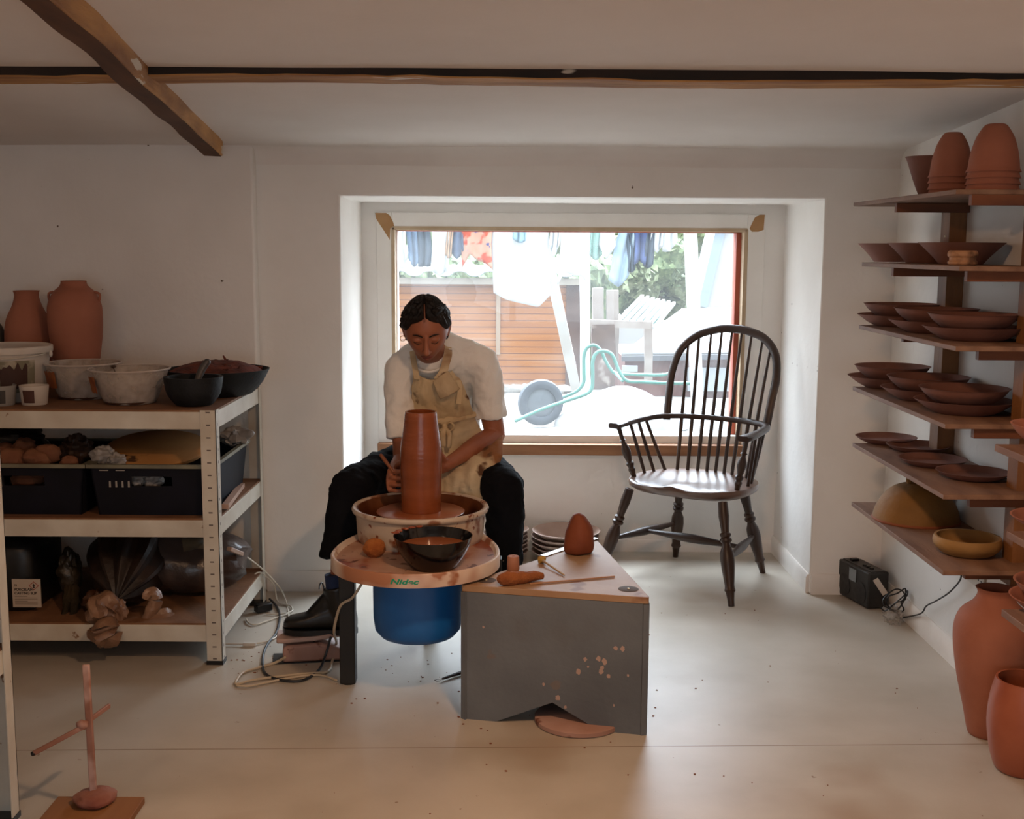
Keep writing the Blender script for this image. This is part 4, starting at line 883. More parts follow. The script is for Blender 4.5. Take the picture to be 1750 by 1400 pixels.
def panel(a, b, name, notch):
    d = (b - a); L = d.length; d.normalize(); n_ = Vector((-d.y, d.x, 0)); n_ = n_ if n_.dot(bc_ - a) > 0 else -n_
    e = .0225
    poly = [(e*.1, BH - .0205), (e*.1, 0)] + [(L*q, h) for q, h in notch] + [(L - e*.1, 0), (L - e*.1, BH - .0205)]
    mtx = Matrix(((d.x, n_.x, 0, a.x), (d.y, n_.y, 0, a.y), (0, 0, 1, 0), (0, 0, 0, 1))) @ Matrix(((1,0,0,0),(0,0,1,0),(0,1,0,0),(0,0,0,1)))
    return MB().prism(poly, .001, .018, mtx).build(name, gf, t)
NT = [(.195, 0), (.50, .075), (.755, 0)]
pf = panel(BLx, BRx, 'side_panel', NT); a_, b_ = inset(BLx, .02), inset(APx, .02); panel(BLx, APx, 'side_panel', NT); panel(BRx, APx, 'side_panel', NT)
d_ = (BRx - BLx).normalized(); n_ = Vector((d_.y, -d_.x, 0)); n_ = n_ if n_.y < 0 else -n_
sp = M('clay_splash', '#a98d80', .8)
for k, (x, y, r) in enumerate(((1052, 1108, 3.2), (1064, 1109, 3.8), (1000, 1127, 3), (1023, 1126, 4), (1033, 1131, 4.5), (1029, 1142, 3), (1027, 1148, 4), (988, 1148, 4.5), (1040, 1156, 3.5), (953, 1193, 4.5), (966, 1209, 2.5), (1073, 1155, 2), (929, 1170, 2.4), (1005, 1140, 1.8), (1049, 1206, 1.8), (826, 1072, 1.8), (794, 1005, 2.2), (829, 1004, 2))):
    q = ray(x, y); den = q.dot(n_); s_ = (BLx - Vector((0, 0, CAM_Z))).dot(n_) / den; c = Vector((0, 0, CAM_Z)) + q * s_ - n_ * .0012
    Rm = r * s_ / FPX; mx_ = Matrix(((d_.x, 0, n_.x, c.x), (d_.y, 0, n_.y, c.y), (0, 1, 0, c.z), (0, 0, 0, 1)))
    rr = random.Random(k); MB().prism([(Rm*(1+rr.uniform(-.3,.3))*math.cos(a*.63), Rm*(1.15+rr.uniform(-.3,.4))*math.sin(a*.63)) for a in range(10)], -.0008, .0010, mx_).build('clay_splash', sp, pf, sharp=True)
hole = M('hole_dark', '#4d3c2e', .8)
for x, y in ((831, 992), (1074, 1007)):
    c = Z(x, y, BH); MB().lathe([(0, .0001), (.029, .0001), (.030, .0007), (.0285, .0012), (.0, .0008)], (c.x, c.y, BH), seg=30).build('sunk_hole', hole, t)
    MB().lathe([(0, .001), (.004, .001), (.003, .003), (0, .003)], (c.x, c.y, BH), seg=10).build('screw', M('screw', '#c0b090', .4, metal=.8), t)
T = BH + .0005
# things on the stool
cc = Z(989, 945, T); cone = M('clay_lump', '#83401d', .75, '#6d3114', 5, bump=.25, bscale=30)
prf = sm([(.030, 0), (.044, .004), (.0500, .022), (.0495, .045), (.043, .075), (.032, .103), (.019, .124), (.006, .132), (.0005, .133)], 4)
tag(MB().lathe([(0, 0)] + prf, seg=36, wob=.1, seed=4).noise(.004, 22, 2).build('clay_cone', cone), 'egg-shaped brown lump of clay standing on the triangular stool', 'clay')
bpy.data.objects['clay_cone'].location = cc + Vector((0, 0, .001))
a, b_ = Z(860, 990, T + .02), Z(925, 984, T + .014)
tag(MB().tube([a, a.lerp(b_, .3), a.lerp(b_, .7), b_], [.019, .021, .017, .010], 16, smooth=4).noise(.004, 35, 2).build('cut_sponge', M('brown_sponge', '#9a5a2c', .95, '#7c421c', 16, bump=.7, bscale=90), loc=a), 'long brown sponge lying at the front edge of the triangular stool', 'sponge')
c = Z(877, 974, T); o = MB().lathe([(0, 0), (.018, 0), (.0195, .004), (.0185, .03), (.018, .042), (.0165, .044), (.006, .044), (.005, .038), (0, .038)], seg=30).build('clay_cylinder', M('pale_terracotta', '#a57057', .8)); o.location = c
tag(o, 'small terracotta cylinder with a hole, behind the long sponge', 'cylinder')
a, b_ = Z(905, 998, T + .003), Z(1050, 985, T + .003)
t2 = thing('wooden_tool', a, 'long thin wooden potter\'s stick lying across the stool top', 'stick'); MB().bar(a, b_, .007, .004).build('stick', M('stick_wood', '#a5774f', .7), t2)
a, b_ = Z(928, 950, T + .002), Z(1040, 912, T + .004)
b_ = a + (b_ - a).normalized() * .30
rl = MB().bar(a, b_, .022, .0016); tag(rl.build('metal_strip', M('strip_metal', '#b5b2ae', .3, metal=.6), loc=a), 'flat metal rib strip lying behind the egg-shaped clay lump', 'metal strip')
a = Z(926, 957, T + .012); b_ = Z(964, 983, T + .004)
t2 = thing('loop_tool', a, 'yellow-tipped brush with a pale handle lying in the middle of the stool', 'brush')
MB().tube([a, b_], [.004, .0028], 8).build('handle', M('pale_wood', '#b59a78', .7), t2); MB().blob(Z(926, 956, T + .012), .014, .016, .011, 3, .35, 2).build('tip', M('yellow_tip', '#b08a3e', .8), t2)
# bat and trimming tool on the floor
c = Z(985, 1232, 0); c = Vector((.205, 3.345, 0))
o = MB().lathe([(0, 0), (.125, 0), (.132, .003), (.132, .015), (.128, .018), (0, .018)], seg=56).build('round_bat', M('pink_bat', '#a88578', .75, '#97705f', 6, spots=('#6b4030', 10, .66, .04)))
o.location = c; tag(o, 'round pinkish bat lying on the floor under the triangular stool', 'bat')
a, b_ = Z(757, 1160, .008), Z(800, 1146, .008); t2 = thing('trimming_tool', a, 'dark wooden trimming tool with a wire loop on the floor by the stool', 'tool')
MB().tube([a, a.lerp(b_, .5), b_], [.004, .006, .007], 8).build('handle', M('dark_handle', '#2f2019', .6), t2)
dd = (a - b_).normalized(); sd = Vector((dd.y, -dd.x, 0)); MB().tube([a, a + dd*.02 + sd*.008, a + dd*.03 + sd*.008, a + dd*.03 - sd*.008, a + dd*.02 - sd*.008, a], .0009, 6).build('wire_loop', M('wire', '#77706a', .3, metal=.8), t2)
# crumbs of clay on the floor: nobody could count them
mb = MB(); rnd = random.Random(11)
for k in range(120):
    if k < 62: p = Z(rnd.gauss(760, 130), rnd.gauss(1180, 60), 0)
    elif k < 80: p = Z(rnd.gauss(430, 18), rnd.gauss(1128, 22), 0)
    else: p = Vector((rnd.uniform(-1.0, 1.3), rnd.uniform(2.6, 4.5), 0))
    r = rnd.uniform(.0010, .0036); mb.blob(p + Vector((0, 0, r*.4)), r*1.3, r, r*.5, k, .3, 1, 6, 4)
tag(mb.build('clay_crumbs', M('crumb', '#7a4328', .9), loc=(0, 3.4, 0)), 'scattered clay crumbs on the floor around the wheel and stool', 'clay crumbs', kind='stuff')
# stacked dishes on the floor behind the wheel
dsh = M('pink_bisque', '#b39d92', .7, '#a48b7f', 8)
dp_ = [(.075, 0), (.08, .003), (.115, .022), (.146, .044), (.154, .050)]
dq_ = [(.05, 0), (.055, .003), (.078, .020), (.096, .038), (.101, .044)]
cs = Z(958, 936, 0); cs = Vector((P(966, 930, 5.165).x, 5.165, 0)); w = ['lowest', 'second from the floor', 'third from the floor', 'fourth from the floor', 'topmost']
for k in range(5): vessel('stacked_dish', cs + Vector((.003*math.sin(k*2), 0, .0005 + .023*k)), dp_, dsh, w[k] + ' pale dish of the stack on the floor behind the stool', 'dish', 'pale dishes stacked on the floor', t=.004, seed=k)
cs = Vector((P(865, 905, 5.18).x, 5.18, 0))
for k in range(6): vessel('stacked_dish', cs + Vector((.003*math.sin(k*3), 0, .0005 + .020*k)), dq_, dsh, w[min(k, 4)] .replace('topmost', 'fifth from the floor' if k == 4 else 'topmost') + ' dish of the stack half hidden by the potter\'s leg', 'dish', 'dishes stacked behind the leg', t=.004, seed=k+9)
# ---------------------------------------------------------------- windsor chair
chm = M('dark_chair_wood', '#2c1a10', .4, '#3a2518', 5, bump=.04, bscale=60, spots=('#47301f', 6, .6, .1), spec=.45)
seat_m = M('worn_seat', '#6d5346', .28, '#4e382d', 4, spec=.6, spots=('#8a6f60', 4, .56, .1))
cC = Vector((.784, 4.904, 0)); ch = thing('windsor_chair', cC, 'dark wooden hoop-back armchair with many thin spindles standing by the window', 'chair')
rv = Vector((.816, -.577, 0)).normalized(); fv = Vector((-.577, -.816, 0)).normalized()
def K(r, f, z): return cC + rv*r + fv*f + Vector((0, 0, z))
def turned(a, b, prof, name, mat=chm, n=5, parent=ch):
    a = Vector(a); b = Vector(b); L = (b - a).length; q = (b - a).to_track_quat('Z', 'Y').to_matrix().to_4x4()
    pr = [(0, 0)] + [(r, t_*L) for r, t_ in prof] + [(0, L)]
    return MB().lathe(pr, seg=20).xf(Matrix.Translation(a) @ q).build(name, mat, parent, smooth=35)
LEG = [(.0125, 0), (.0135, .06), (.017, .13), (.0225, .15), (.020, .17), (.019, .2), (.0265, .36), (.0285, .44), (.026, .52), (.017, .58), (.016, .60), (.024, .62), (.024, .64), (.017, .655), (.0225, .675), (.0225, .69), (.016, .705), (.0165, .74), (.0215, .86), (.019, 1)]
ft = {'FR': (.312, .285), 'FL': (-.330, .24), 'BR': (.217, -.245), 'BL': (-.217, -.258)}
tp = {'FR': (.215, .185), 'FL': (-.215, .185), 'BR': (.15, -.15), 'BL': (-.15, -.15)}
ZS = .392
leg = {}
for k in ft: leg[k] = (K(*ft[k], 0), K(*tp[k], ZS)); turned(*leg[k], LEG, 'leg')
def lp_(k, t_): return leg[k][0].lerp(leg[k][1], t_)
STR = [(.008, 0), (.011, .15), (.0185, .42), (.0195, .5), (.0185, .58), (.011, .85), (.008, 1)]
s1 = (lp_('FL', .44), lp_('BL', .44)); s2 = (lp_('FR', .44), lp_('BR', .44))
turned(*s1, STR, 'stretcher'); turned(*s2, STR, 'stretcher'); turned(s1[0].lerp(s1[1], .5), s2[0].lerp(s2[1], .5), STR, 'stretcher')
# saddle seat
def seat_r(a):
    # outline radius in r,f plane (a from +r axis towards +f)
    c_, s_ = math.cos(a), math.sin(a); ex = 3.0 if s_ > 0 else 2.3
    rx = .272 - .03 * max(0, -s_); fy = .235 if s_ > 0 else .235
    return 1 / ((abs(c_)/rx)**ex + (abs(s_)/fy)**ex)**(1/ex)
NS = 72
def seat_ring(k, z, dome=0):
    o_ = []
    for i in range(NS):
        a = 2*math.pi*i/NS; r = seat_r(a)*k; x, y = r*math.cos(a), r*math.sin(a)
        zz = z
        if dome:
            d_ = math.exp(-((x/.15)**2 + ((y-.02)/.13)**2)) * -.016; ridge = .012*math.exp(-(x/.035)**2) * max(0, min(1, (y - .02)/.16)); edge = -.005*max(0, (y-.17)/.06)
            zz = z + d_*min(1, (1.05-k)*3) + ridge*(1 if k < 1 else .5) + edge
        o_.append(K(x, y - .005, zz))
    return o_
ZT = .432
sh_ = MB().loft([seat_ring(.90, ZS - .003), seat_ring(.985, ZS + .012), seat_ring(1.0, ZT - .010), seat_ring(.985, ZT - .002, 1), seat_ring(.94, ZT, 1), seat_ring(.8, ZT, 1), seat_ring(.6, ZT, 1), seat_ring(.4, ZT, 1), seat_ring(.2, ZT, 1), seat_ring(.02, ZT, 1)])
sh_.build('seat', seat_m, ch, smooth=50)
# arm bow
def arm_pt(t_):    # t 0..1 from left arm end to right
    pts = [(-.300, .185), (-.295, .10), (-.285, -.02), (-.262, -.12), (-.20, -.195), (-.10, -.232), (0, -.242), (.10, -.232), (.20, -.195), (.262, -.12), (.285, -.02), (.295, .10), (.290, .175)]
    q = cat([Vector((x, y, 0)) for x, y in pts], 96); p = q[round(t_*96)]; return p
ZA = .665
mb = MB(); rings = []
for i in range(97):
    p = arm_pt(i/96); a = arm_pt(max(i-1, 0)/96); b_ = arm_pt(min(i+1, 96)/96); d_ = (b_ - a).normalized(); s_ = Vector((-d_.y, d_.x, 0))
    e = min(i, 96-i)/96; w_ = .016 + .012*max(0, 1 - abs(e-.03)/.11); z_ = ZA - .010*max(0, 1 - e/.25)**1.0
    h_ = .011
    rings.append([K(p.x + s_.x*u, p.y + s_.y*u, z_ + v) for u, v in ((-w_, -h_*.6), (-w_*.8, -h_), (w_*.8, -h_), (w_, -h_*.6), (w_, h_*.5), (w_*.7, h_), (-w_*.7, h_), (-w_, h_*.5))])
mb.loft(rings).build('arm_bow', chm, ch, smooth=50)
# hoop
def hoop(t_):
    pts = [(-.236, -.175, ZA - .02), (-.243, -.205, .76), (-.247, -.24, .86), (-.225, -.275, .955), (-.16, -.305, 1.02), (-.07, -.318, 1.05), (0, -.322, 1.055), (.07, -.318, 1.05), (.16, -.305, 1.02), (.225, -.275, .955), (.247, -.24, .86), (.243, -.205, .76), (.236, -.175, ZA - .02)]
    return cat([Vector(p) for p in pts], 120)[round(t_*120)]
mb = MB(); rings = []
for i in range(121):
    p = hoop(i/120); a = hoop(max(i-1, 0)/120); b_ = hoop(min(i+1, 120)/120); d_ = (b_ - a).normalized(); n2 = Vector((0, 1, .15)).normalized(); s_ = d_.cross(n2).normalized()
    rings.append([K(*(p + s_*(.0185*math.cos(w)) + n2*(.012*math.sin(w)))) for w in [2*math.pi*k/12 for k in range(12)]])
mb.loft(rings).build('back_hoop', chm, ch)
# long spindles
for k in range(9):
    q = (k - 4) / 4
    # top on the hoop, spread
    xt = q * .198
    best = min((hoop(i/120) for i in range(24, 97)), key=lambda p: abs(p.x - xt))
    xb = q * .165; yb = -.195 + .045*abs(q)**2.2
    top = K(best.x, best.y, best.z - .004); bot = K(xb, yb, ZT - .006)
    turned(bot, top, [(.0072, 0), (.0085, .2), (.0082, .4), (.0065, .75), (.0052, 1)], 'spindle')
for sx in (-1, 1):
    for j, (xb, yb, ta) in enumerate(((.205, -.115, .20), (.228, -.055, .155), (.242, .005, .11))):
        p = arm_pt(ta if sx < 0 else 1 - ta); turned(K(sx*xb, yb, ZT - .006), K(p.x, p.y, ZA - .008), [(.007, 0), (.0082, .5), (.0062, 1)], 'short_spindle')
    p = arm_pt(.045 if sx < 0 else .955)
    turned(K(sx*.238, .105, ZT - .006), K(p.x, p.y, ZA - .010), [(.010, 0), (.0115, .08), (.016, .16), (.012, .2), (.017, .25), (.017, .28), (.011, .31), (.0145, .36), (.020, .48), (.018, .56), (.0095, .66), (.009, .69), (.014, .71), (.009, .73), (.0095, .85), (.0105, 1)], 'arm_post')
# ---------------------------------------------------------------- gauge stand on the floor, bottom left
pk = M('clay_smeared_wood', '#9c7060', .7, '#84543f', 8, spots=('#b8968a', 7, .55, .08))
bs = Z(163, 1371, .02); t = thing('throwing_gauge', bs, 'clay-smeared wooden throwing gauge with a crossed pointer on a clay base', 'gauge')
MB().blob(bs + Vector((0, 0, .012)), .052, .048, .022, 4, .14, 1.5, 44, 28).build('clay_base', M('gauge_clay', '#9a6a58', .7, '#7a4030', 12, bump=.3, bscale=40), t)
tpz = P(147, 1136, bs.y)
MB().bar(bs + Vector((-.004, 0, .02)), tpz, .018, .010, up=(0, -1, 0)).build('upright_stick', pk, t, bevel=.003)
md = (bs + Vector((-.004, -.008, .02))).lerp(tpz, .56)
dv = Vector((.95, .33, .02)).normalized() ; l_ = P(57, 1288, bs.y - .06) ; r_ = P(187, 1206, bs.y + .10)
MB().bar(l_, md + Vector((0, -.012, 0)), .008, .012).build('pointer', pk, t, bevel=.002)
MB().bar(md + Vector((-.01, -.012, 0)), r_, .008, .012).build('pointer', pk, t, bevel=.002)
MB().blob(l_, .006, .006, .006, 2, .2, 1, 10, 6).build('pointer_tip', black_pl, t)
MB().blob(md + Vector((-.012, -.012, 0)), .013, .012, .012, 2, .3, 1, 14, 8).build('clay_joint', pk, t)
bb = Z(152, 1385, .018)
tag(MB().box((bb.x - .105, bs.y - .20, 0), (bb.x + .115, bs.y + .035, .018)).build('wooden_board', M('floor_board', '#94643a', .7, '#7f522c', 4, st=(3,.5,1)), loc=(bb.x, bs.y - .08, 0), bevel=.002), 'brown wooden board on the floor under the throwing gauge', 'board')
# ---------------------------------------------------------------- the potter
skin = M('skin', '#9c5d3e', .5, '#8f5236', 5, sub=.08, spots=('#7c3f22', 9, .66, .12))
hair_m = M('dark_hair', '#0d0806', .6, '#1c120c', 30, spec=.25, bump=.5, bscale=60, st=(1, 1, .4))
shirt_m = M('tshirt_cotton', '#efeae3', .9, '#e4ded5', 4, bump=.12, bscale=160, sheen=.2)
apron_m = M('apron_canvas', '#d8c4a2', .9, '#bfa47c', 4, bump=.2, bscale=70, spots=('#8a5a34', 6, .53, .12), spots2=('#5f3c22', 11, .62, .06))
trs_m = M('trouser_cloth', '#0c0c0f', .95, '#121317', 5, spec=.1, bump=.15, bscale=70, spots=('#8a7a66', 16, .735, .01))
boot_m = M('boot_leather', '#0f0e0d', .35, '#181614', 7, bump=.06, bscale=30)
per = thing('person', (-.30, 4.40, 0), 'person with parted dark braided hair, white t-shirt and clay-stained apron bending over the wheel', 'person')
ctex = bpy.data.textures.new('folds', 'CLOUDS'); ctex.noise_scale = .055; ctex.noise_depth = 2
def folds(o, s, sc_=None):
    tx = ctex
    if sc_: tx = bpy.data.textures.new('folds_b', 'CLOUDS'); tx.noise_scale = sc_; tx.noise_depth = 2
    d = o.modifiers.new('f', 'DISPLACE'); d.texture = tx; d.strength = s; d.mid_level = .5; d.texture_coords = 'LOCAL'; return o
HC = P(728.5, 563, 4.03)
HM = Matrix.Translation(HC) @ Matrix.Rotation(R(-2), 4, 'Y') @ Matrix.Rotation(R(3), 4, 'Z') @ Matrix.Rotation(R(31), 4, 'X')
def G(x, y, z, cx, cy, cz, s): return math.exp(-((x-cx)**2 + (y-cy)**2 + (z-cz)**2) / (s*s))
def headp(d, k=1.0):
    x, y, z = d.x * .0745, d.y * .094, d.z * .112
    if z < 0: x *= 1 - .34 * min(1, -d.z)**1.6; y *= 1 - .06 * -d.z
    if y < 0: y *= .93
    if y > 0 and z < 0: y *= 1 - .25 * -d.z
    p = Vector((x, y, z)) * k
    if y < 0:
        ax = abs(x)
        p.y += .013 * G(ax, y, z, .030, -.078, .010, .019)       # sockets
        p.y -= .004 * G(ax, y, z, .028, -.08, .032, .02)          # brow
        p.y -= .006 * G(ax, y, z, .038, -.065, -.022, .026)       # cheeks
        p.y -= .008 * G(ax, y, z, 0, -.07, -.055, .024)           # mouth
        p.y -= .012 * G(ax, y, z, 0, -.055, -.095, .024)          # chin
    return p
def sphere(fn, mb, seg=72, rings=48):
    vs = []
    for j in range(rings + 1):
        th = math.pi * j / rings
        for i in range(seg):
            a = 2*math.pi*i/seg; vs.append(fn(Vector((math.sin(th)*math.cos(a), math.sin(th)*math.sin(a), math.cos(th)))))
    return mb.add(vs, [(j*seg+i, (j+1)*seg+i, (j+1)*seg+(i+1) % seg, j*seg+(i+1) % seg) for j in range(rings) for i in range(seg)])
hd = MB(); sphere(headp, hd)
hd.tube([(0, -.082, .028), (0, -.090, .010), (0, -.100, -.010), (0, -.108, -.024)], [.006, .007, .0095, .011], 12, smooth=3)
hd.blob((-.010, -.098, -.026), .0075, .009, .0065, 1, 0).blob((.010, -.098, -.026), .0075, .009, .0065, 1, 0)
for sx in (-1, 1):
    hd.blob((sx*.0295, -.0715, .008), .0155, .0115, .0105, 1, 0)               # lowered lids
    hd.tube([(sx*.072, .002, .028), (sx*.080, .014, .030), (sx*.083, .020, .012), (sx*.079, .014, -.010), (sx*.072, .004, -.026)], [.006, .007, .006, .006, .007], 8, smooth=3)
    hd.blob((sx*.073, .008, .004), .006, .014, .022, 1, 0)
hd.xf(HM); body = MB(); body.v = hd.v; body.f = hd.f
chest_t = Vector((P(738, 600, 4.18).x, 4.215, 1.02))
body.tube([HM @ Vector((0, .025, -.03)), HM @ Vector((0, .022, -.085)), chest_t, chest_t + Vector((0, .04, -.05))], [.052, .050, .056, .07], 20, smooth=4)
SR, SL = P(688, 634, 4.21), P(822, 620, 4.23)       # her right (seen left) and left shoulder joints
def torso(mb, k, sm_=0):
    secs = [((752, 4.44, .54), .150, .115), ((752, 4.45, .62), .150, .120), ((752, 4.42, .74), .148, .112), ((752, 4.36, .85), .160, .112), ((752, 4.28, .94), .172, .098), ((750, 4.235, 1.00), .135, .080), ((744, 4.21, 1.035), .075, .065)]
    rings = []
    cs = [Vector((P(a[0], 700, a[1]).x, a[1], a[2])) for a, _, _ in secs]
    N = 24; cc_ = cat(cs, N); rr_ = cat([Vector((b, c, 0)) for _, b, c in secs], N)
    for c, r in zip(cc_, rr_): rings.append([c + Vector(((r.x + k)*math.cos(a)*(1), (r.y + k)*math.sin(a), .12*(-(r.y+k)*math.sin(a)) - .10*(r.x)*(-math.cos(a)) * .35)) for a in [2*math.pi*i/40 for i in range(40)]])
    mb.loft(rings)
torso(body, -.012)
for sx, sh, el, wr in ((-1, SR, P(690, 786, 4.12), P(675, 818, 3.935)), (1, SL, P(846, 742, 4.26), P(762, 795, 4.01))):
    body.tube([sh + Vector((sx*-.03, .0, .0)), sh, sh.lerp(el, .5), el], [.05, .050, .043, .038], 18, smooth=4)
    body.tube([el, el.lerp(wr, .35), wr.lerp(el, .12), wr], [.038, .039, .026, .024], 18, smooth=4, flat=.92)
def hand(W_, hdir, pn, thumb, curls, L=.17, spread=.0, tcurl=25, grip=0):
    hdir = Vector(hdir).normalized(); pn = Vector(pn); pn = (pn - hdir*pn.dot(hdir)).normalized(); sd = hdir.cross(pn)
    if sd.dot(Vector(thumb)) < 0: sd = -sd
    pl = .50 * L; mb = MB()
    rings = []
    for t_, w_, h_ in ((-.12, .024, .018), (0, .026, .017), (.3, .034, .016), (.7, .040, .015), (.95, .041, .013), (1.06, .036, .009)):
        c = W_ + hdir * pl * t_; rings.append([c + sd*w_*math.cos(a) + pn*h_*math.sin(a)*(1.15 if t_ < .7 else 1) for a in [2*math.pi*k/20 for k in range(20)]])
    mb.loft(rings)
    lens = (.92, 1.0, .93, .75)
    for i, (c1, c2, c3) in enumerate(curls):
        off = (.033, .011, -.011, -.032)[i]; base = W_ + hdir*pl*(.93 if i < 3 else .86) + sd*off; r = (.0080, .0083, .0079, .0070)[i]
        d = (hdir + sd*spread*(1.5 - i)).normalized(); pts = [base - d*.015, base]; ang = 0
        for seg_, c_ in zip((.046, .028, .022), (c1, c2, c3)):
            ang += R(c_); dd = d*math.cos(ang) + pn*math.sin(ang); pts.append(pts[-1] + dd*seg_*lens[i])
        mb.tube(pts, [r*1.05, r*1.12, r, r*.97, r*.82], 12, smooth=3)
    tb = W_ + hdir*pl*.18 + sd*.022 + pn*.006; td = (sd*.72 + hdir*.62 + pn*.35).normalized(); p1 = tb + td*.040; td2 = (td*.6 + hdir*.55 + pn*math.sin(R(tcurl))).normalized(); p2 = p1 + td2*.031; p3 = p2 + (td2 + pn*.25).normalized()*.023
    mb.tube([tb - td*.01, tb, p1, p2, p3], [.014, .015, .0115, .0105, .0085], 12, smooth=3)
    body.v and None
    k = len(body.v); body.v += mb.v; body.f += [tuple(i + k for i in f) for f in mb.f]
    return W_, hdir, pn, sd, p3
WR, WL = P(675, 818, 3.935), P(762, 795, 4.01)
hr = hand(WR, (-.12, -.95, .10), (1, -.12, 0), (0, 0, 1), ((62, 70, 35), (58, 66, 35), (52, 62, 35), (48, 58, 30)), tcurl=30)
hl = hand(WL, (-.80, -.48, .02), (.45, -.9, -.1), (0, 0, 1), ((22, 30, 20), (22, 30, 20), (24, 30, 20), (26, 30, 20)), spread=.1)
HRt, HLf = P(708, 795, 4.44), P(800, 800, 4.44); KR, KL = P(598, 838, 3.93), P(862, 836, 4.00)
HRt.z = HLf.z = .575
AR = Vector((-.590, 3.865, .17)); AL = Vector((-.018, 3.965, .10))
for h, k_, a_ in ((HRt, KR, AR), (HLf, KL, AL)):
    body.tube([h, h.lerp(k_, .5), k_], [.075, .068, .052], 18, smooth=4); body.tube([k_, k_.lerp(a_, .35), k_.lerp(a_, .9), a_], [.050, .048, .032, .034], 18, smooth=4)
bo = body.build('body', skin, per, remesh=.0034, relax=2)
# hair
def hairp(d):
    p = headp(d, 1.0); n_ = Vector((p.x/.0745, p.y/.094, p.z/.112)).normalized()
    ax = abs(d.x); th = .0115 + .003*max(0, d.z)
    if d.z > -.2: th += .0022 * math.sin((d.y*1.0 + ax*.55)*34 + (1.7 if d.x > 0 else 0)) * min(1, ax*6)
    th += .002*noise.noise(d*7)
    part = math.exp(-((d.x+.02)/.045)**2) * (1 if (d.y < .5 and d.z > .1) else 0); th -= .011*part
    # hairline: nothing over the face
    line = .75 - .38*ax - .8*max(0, ax-.62)
    if d.y < .12:
        k = (d.z - line*(1 if d.y < -.1 else .6)) / .10
        th = th*max(-1, min(1, k)) if k < 1 else th
        if k < 0: th = -.012
    if d.z < -.45: th = -.012
    return p + n_*th
hb = MB(); sphere(hairp, hb, 120, 84)
for sx in (-1, 1):                                            # braids running back over each side
    for k in range(9):
        t_ = k/8; a = R(-52 + 135*t_); y = -.092*math.cos(a)*.62; z = .098*math.cos(a*.62) - .02*t_; x = sx*(.030 + .042*math.sin(min(1.57, t_*2.2)))
        y = -.050 + .125*t_; z = .108 - .055*t_ - .085*max(0, t_-.55); x = sx*(.036 + .034*t_)
        hb.blob((x, y, z), .0155, .0165, .0145, k*3+sx, .25, 2.2, 16, 10)
for (x, y, z, r) in ((-.066, -.030, .072, .009), (-.074, -.012, .050, .011), (-.078, .004, .018, .012), (-.022, -.010, .122, .012), (.018, -.006, .122, .012), (-.076, -.022, .076, .006)):
    hb.blob((x, y, z), r*1.2, r, r, int(x*1000), .35, 2.5, 14, 9)
hb.blob((0, .098, -.02), .045, .032, .04, 3, .2, 2)
hb.xf(HM).build('hair', hair_m, per)
MB().tube([HM @ Vector((.0 - .0015, -.074, .083)), HM @ Vector((-.0015, -.052, .1045)), HM @ Vector((-.0015, -.02, .1145))], .0026, 8, smooth=3).build('parting', M('scalp', '#7a4a34', .6), per)
for sx in (-1, 1):
    MB().tube([HM @ Vector((sx*.013, -.0865, .028)), HM @ Vector((sx*.028, -.0845, .034)), HM @ Vector((sx*.044, -.0735, .029))], [.0022, .0026, .0014], 8, smooth=3).build('eyebrow', hair_m, per)
    MB().tube([HM @ Vector((sx*.017, -.0835, .002)), HM @ Vector((sx*.030, -.0865, -.001)), HM @ Vector((sx*.042, -.0795, .003))], [.0008, .0013, .0008], 6, smooth=3).build('eyelashes', hair_m, per)
MB().tube([HM @ Vector((-.020, -.0855, -.052)), HM @ Vector((-.008, -.0945, -.0485)), HM @ Vector((0, -.0955, -.0495)), HM @ Vector((.008, -.0945, -.0485)), HM @ Vector((.020, -.0855, -.052))], [.0015, .0035, .0032, .0035, .0015], 10, smooth=4).tube(
    [HM @ Vector((-.018, -.0855, -.055)), HM @ Vector((0, -.0945, -.0585)), HM @ Vector((.018, -.0855, -.055))], [.0015, .0045, .0015], 10, smooth=5).build('lips', M('lips', '#7c3d2e', .5), per)
ec = HM @ Vector((-.083, .008, -.036)); MB().tube([ec + Vector((.009*math.cos(a), .002*math.sin(a), .009*math.sin(a) - .004)) for a in [2*math.pi*k/20 for k in range(20)]], .0011, 6, closed=True).build('hoop_earring', M('gold', '#b98f5a', .3, metal=.9), per)
# t-shirt
ts = MB(); torso(ts, .006); ts.blob(Vector((P(738, 640, 4.2).x, 4.20, .985)), .100, .075, .055, 1, 0)
hemR, hemL = P(683, 750, 4.14), P(838, 714, 4.255)
ts.tube([P(735, 600, 4.225), P(708, 608, 4.225), SR + Vector((0, 0, -.004))], [.050, .052, .060], 24, smooth=4)
ts.tube([P(712, 620, 4.23), SR + Vector((0, 0, .004)), P(684, 690, 4.17), hemR], [.064, .063, .057, .052], 24, smooth=5, caps=1)
ts.tube([P(735, 598, 4.235), P(768, 596, 4.24), SL + Vector((0, 0, -.004))], [.050, .058, .066], 24, smooth=4)
ts.tube([P(790, 612, 4.24), SL + Vector((0, 0, -.006)), P(833, 668, 4.25), hemL], [.062, .064, .060, .058], 24, smooth=5, caps=1)
o = ts.build('t_shirt', shirt_m, per, remesh=.006, relax=6); folds(o, .022)
cp = [P(x, y, d_) for x, y, d_ in ((697, 596, 4.235), (699, 612, 4.17), (712, 629, 4.115), (732, 636, 4.10), (752, 630, 4.11), (766, 613, 4.15), (772, 596, 4.20), (768, 586, 4.27), (735, 580, 4.30), (705, 586, 4.28))]
MB().tube(cp, .0042, 10, smooth=5, closed=True, flat=1.4).build('collar', shirt_m, per)
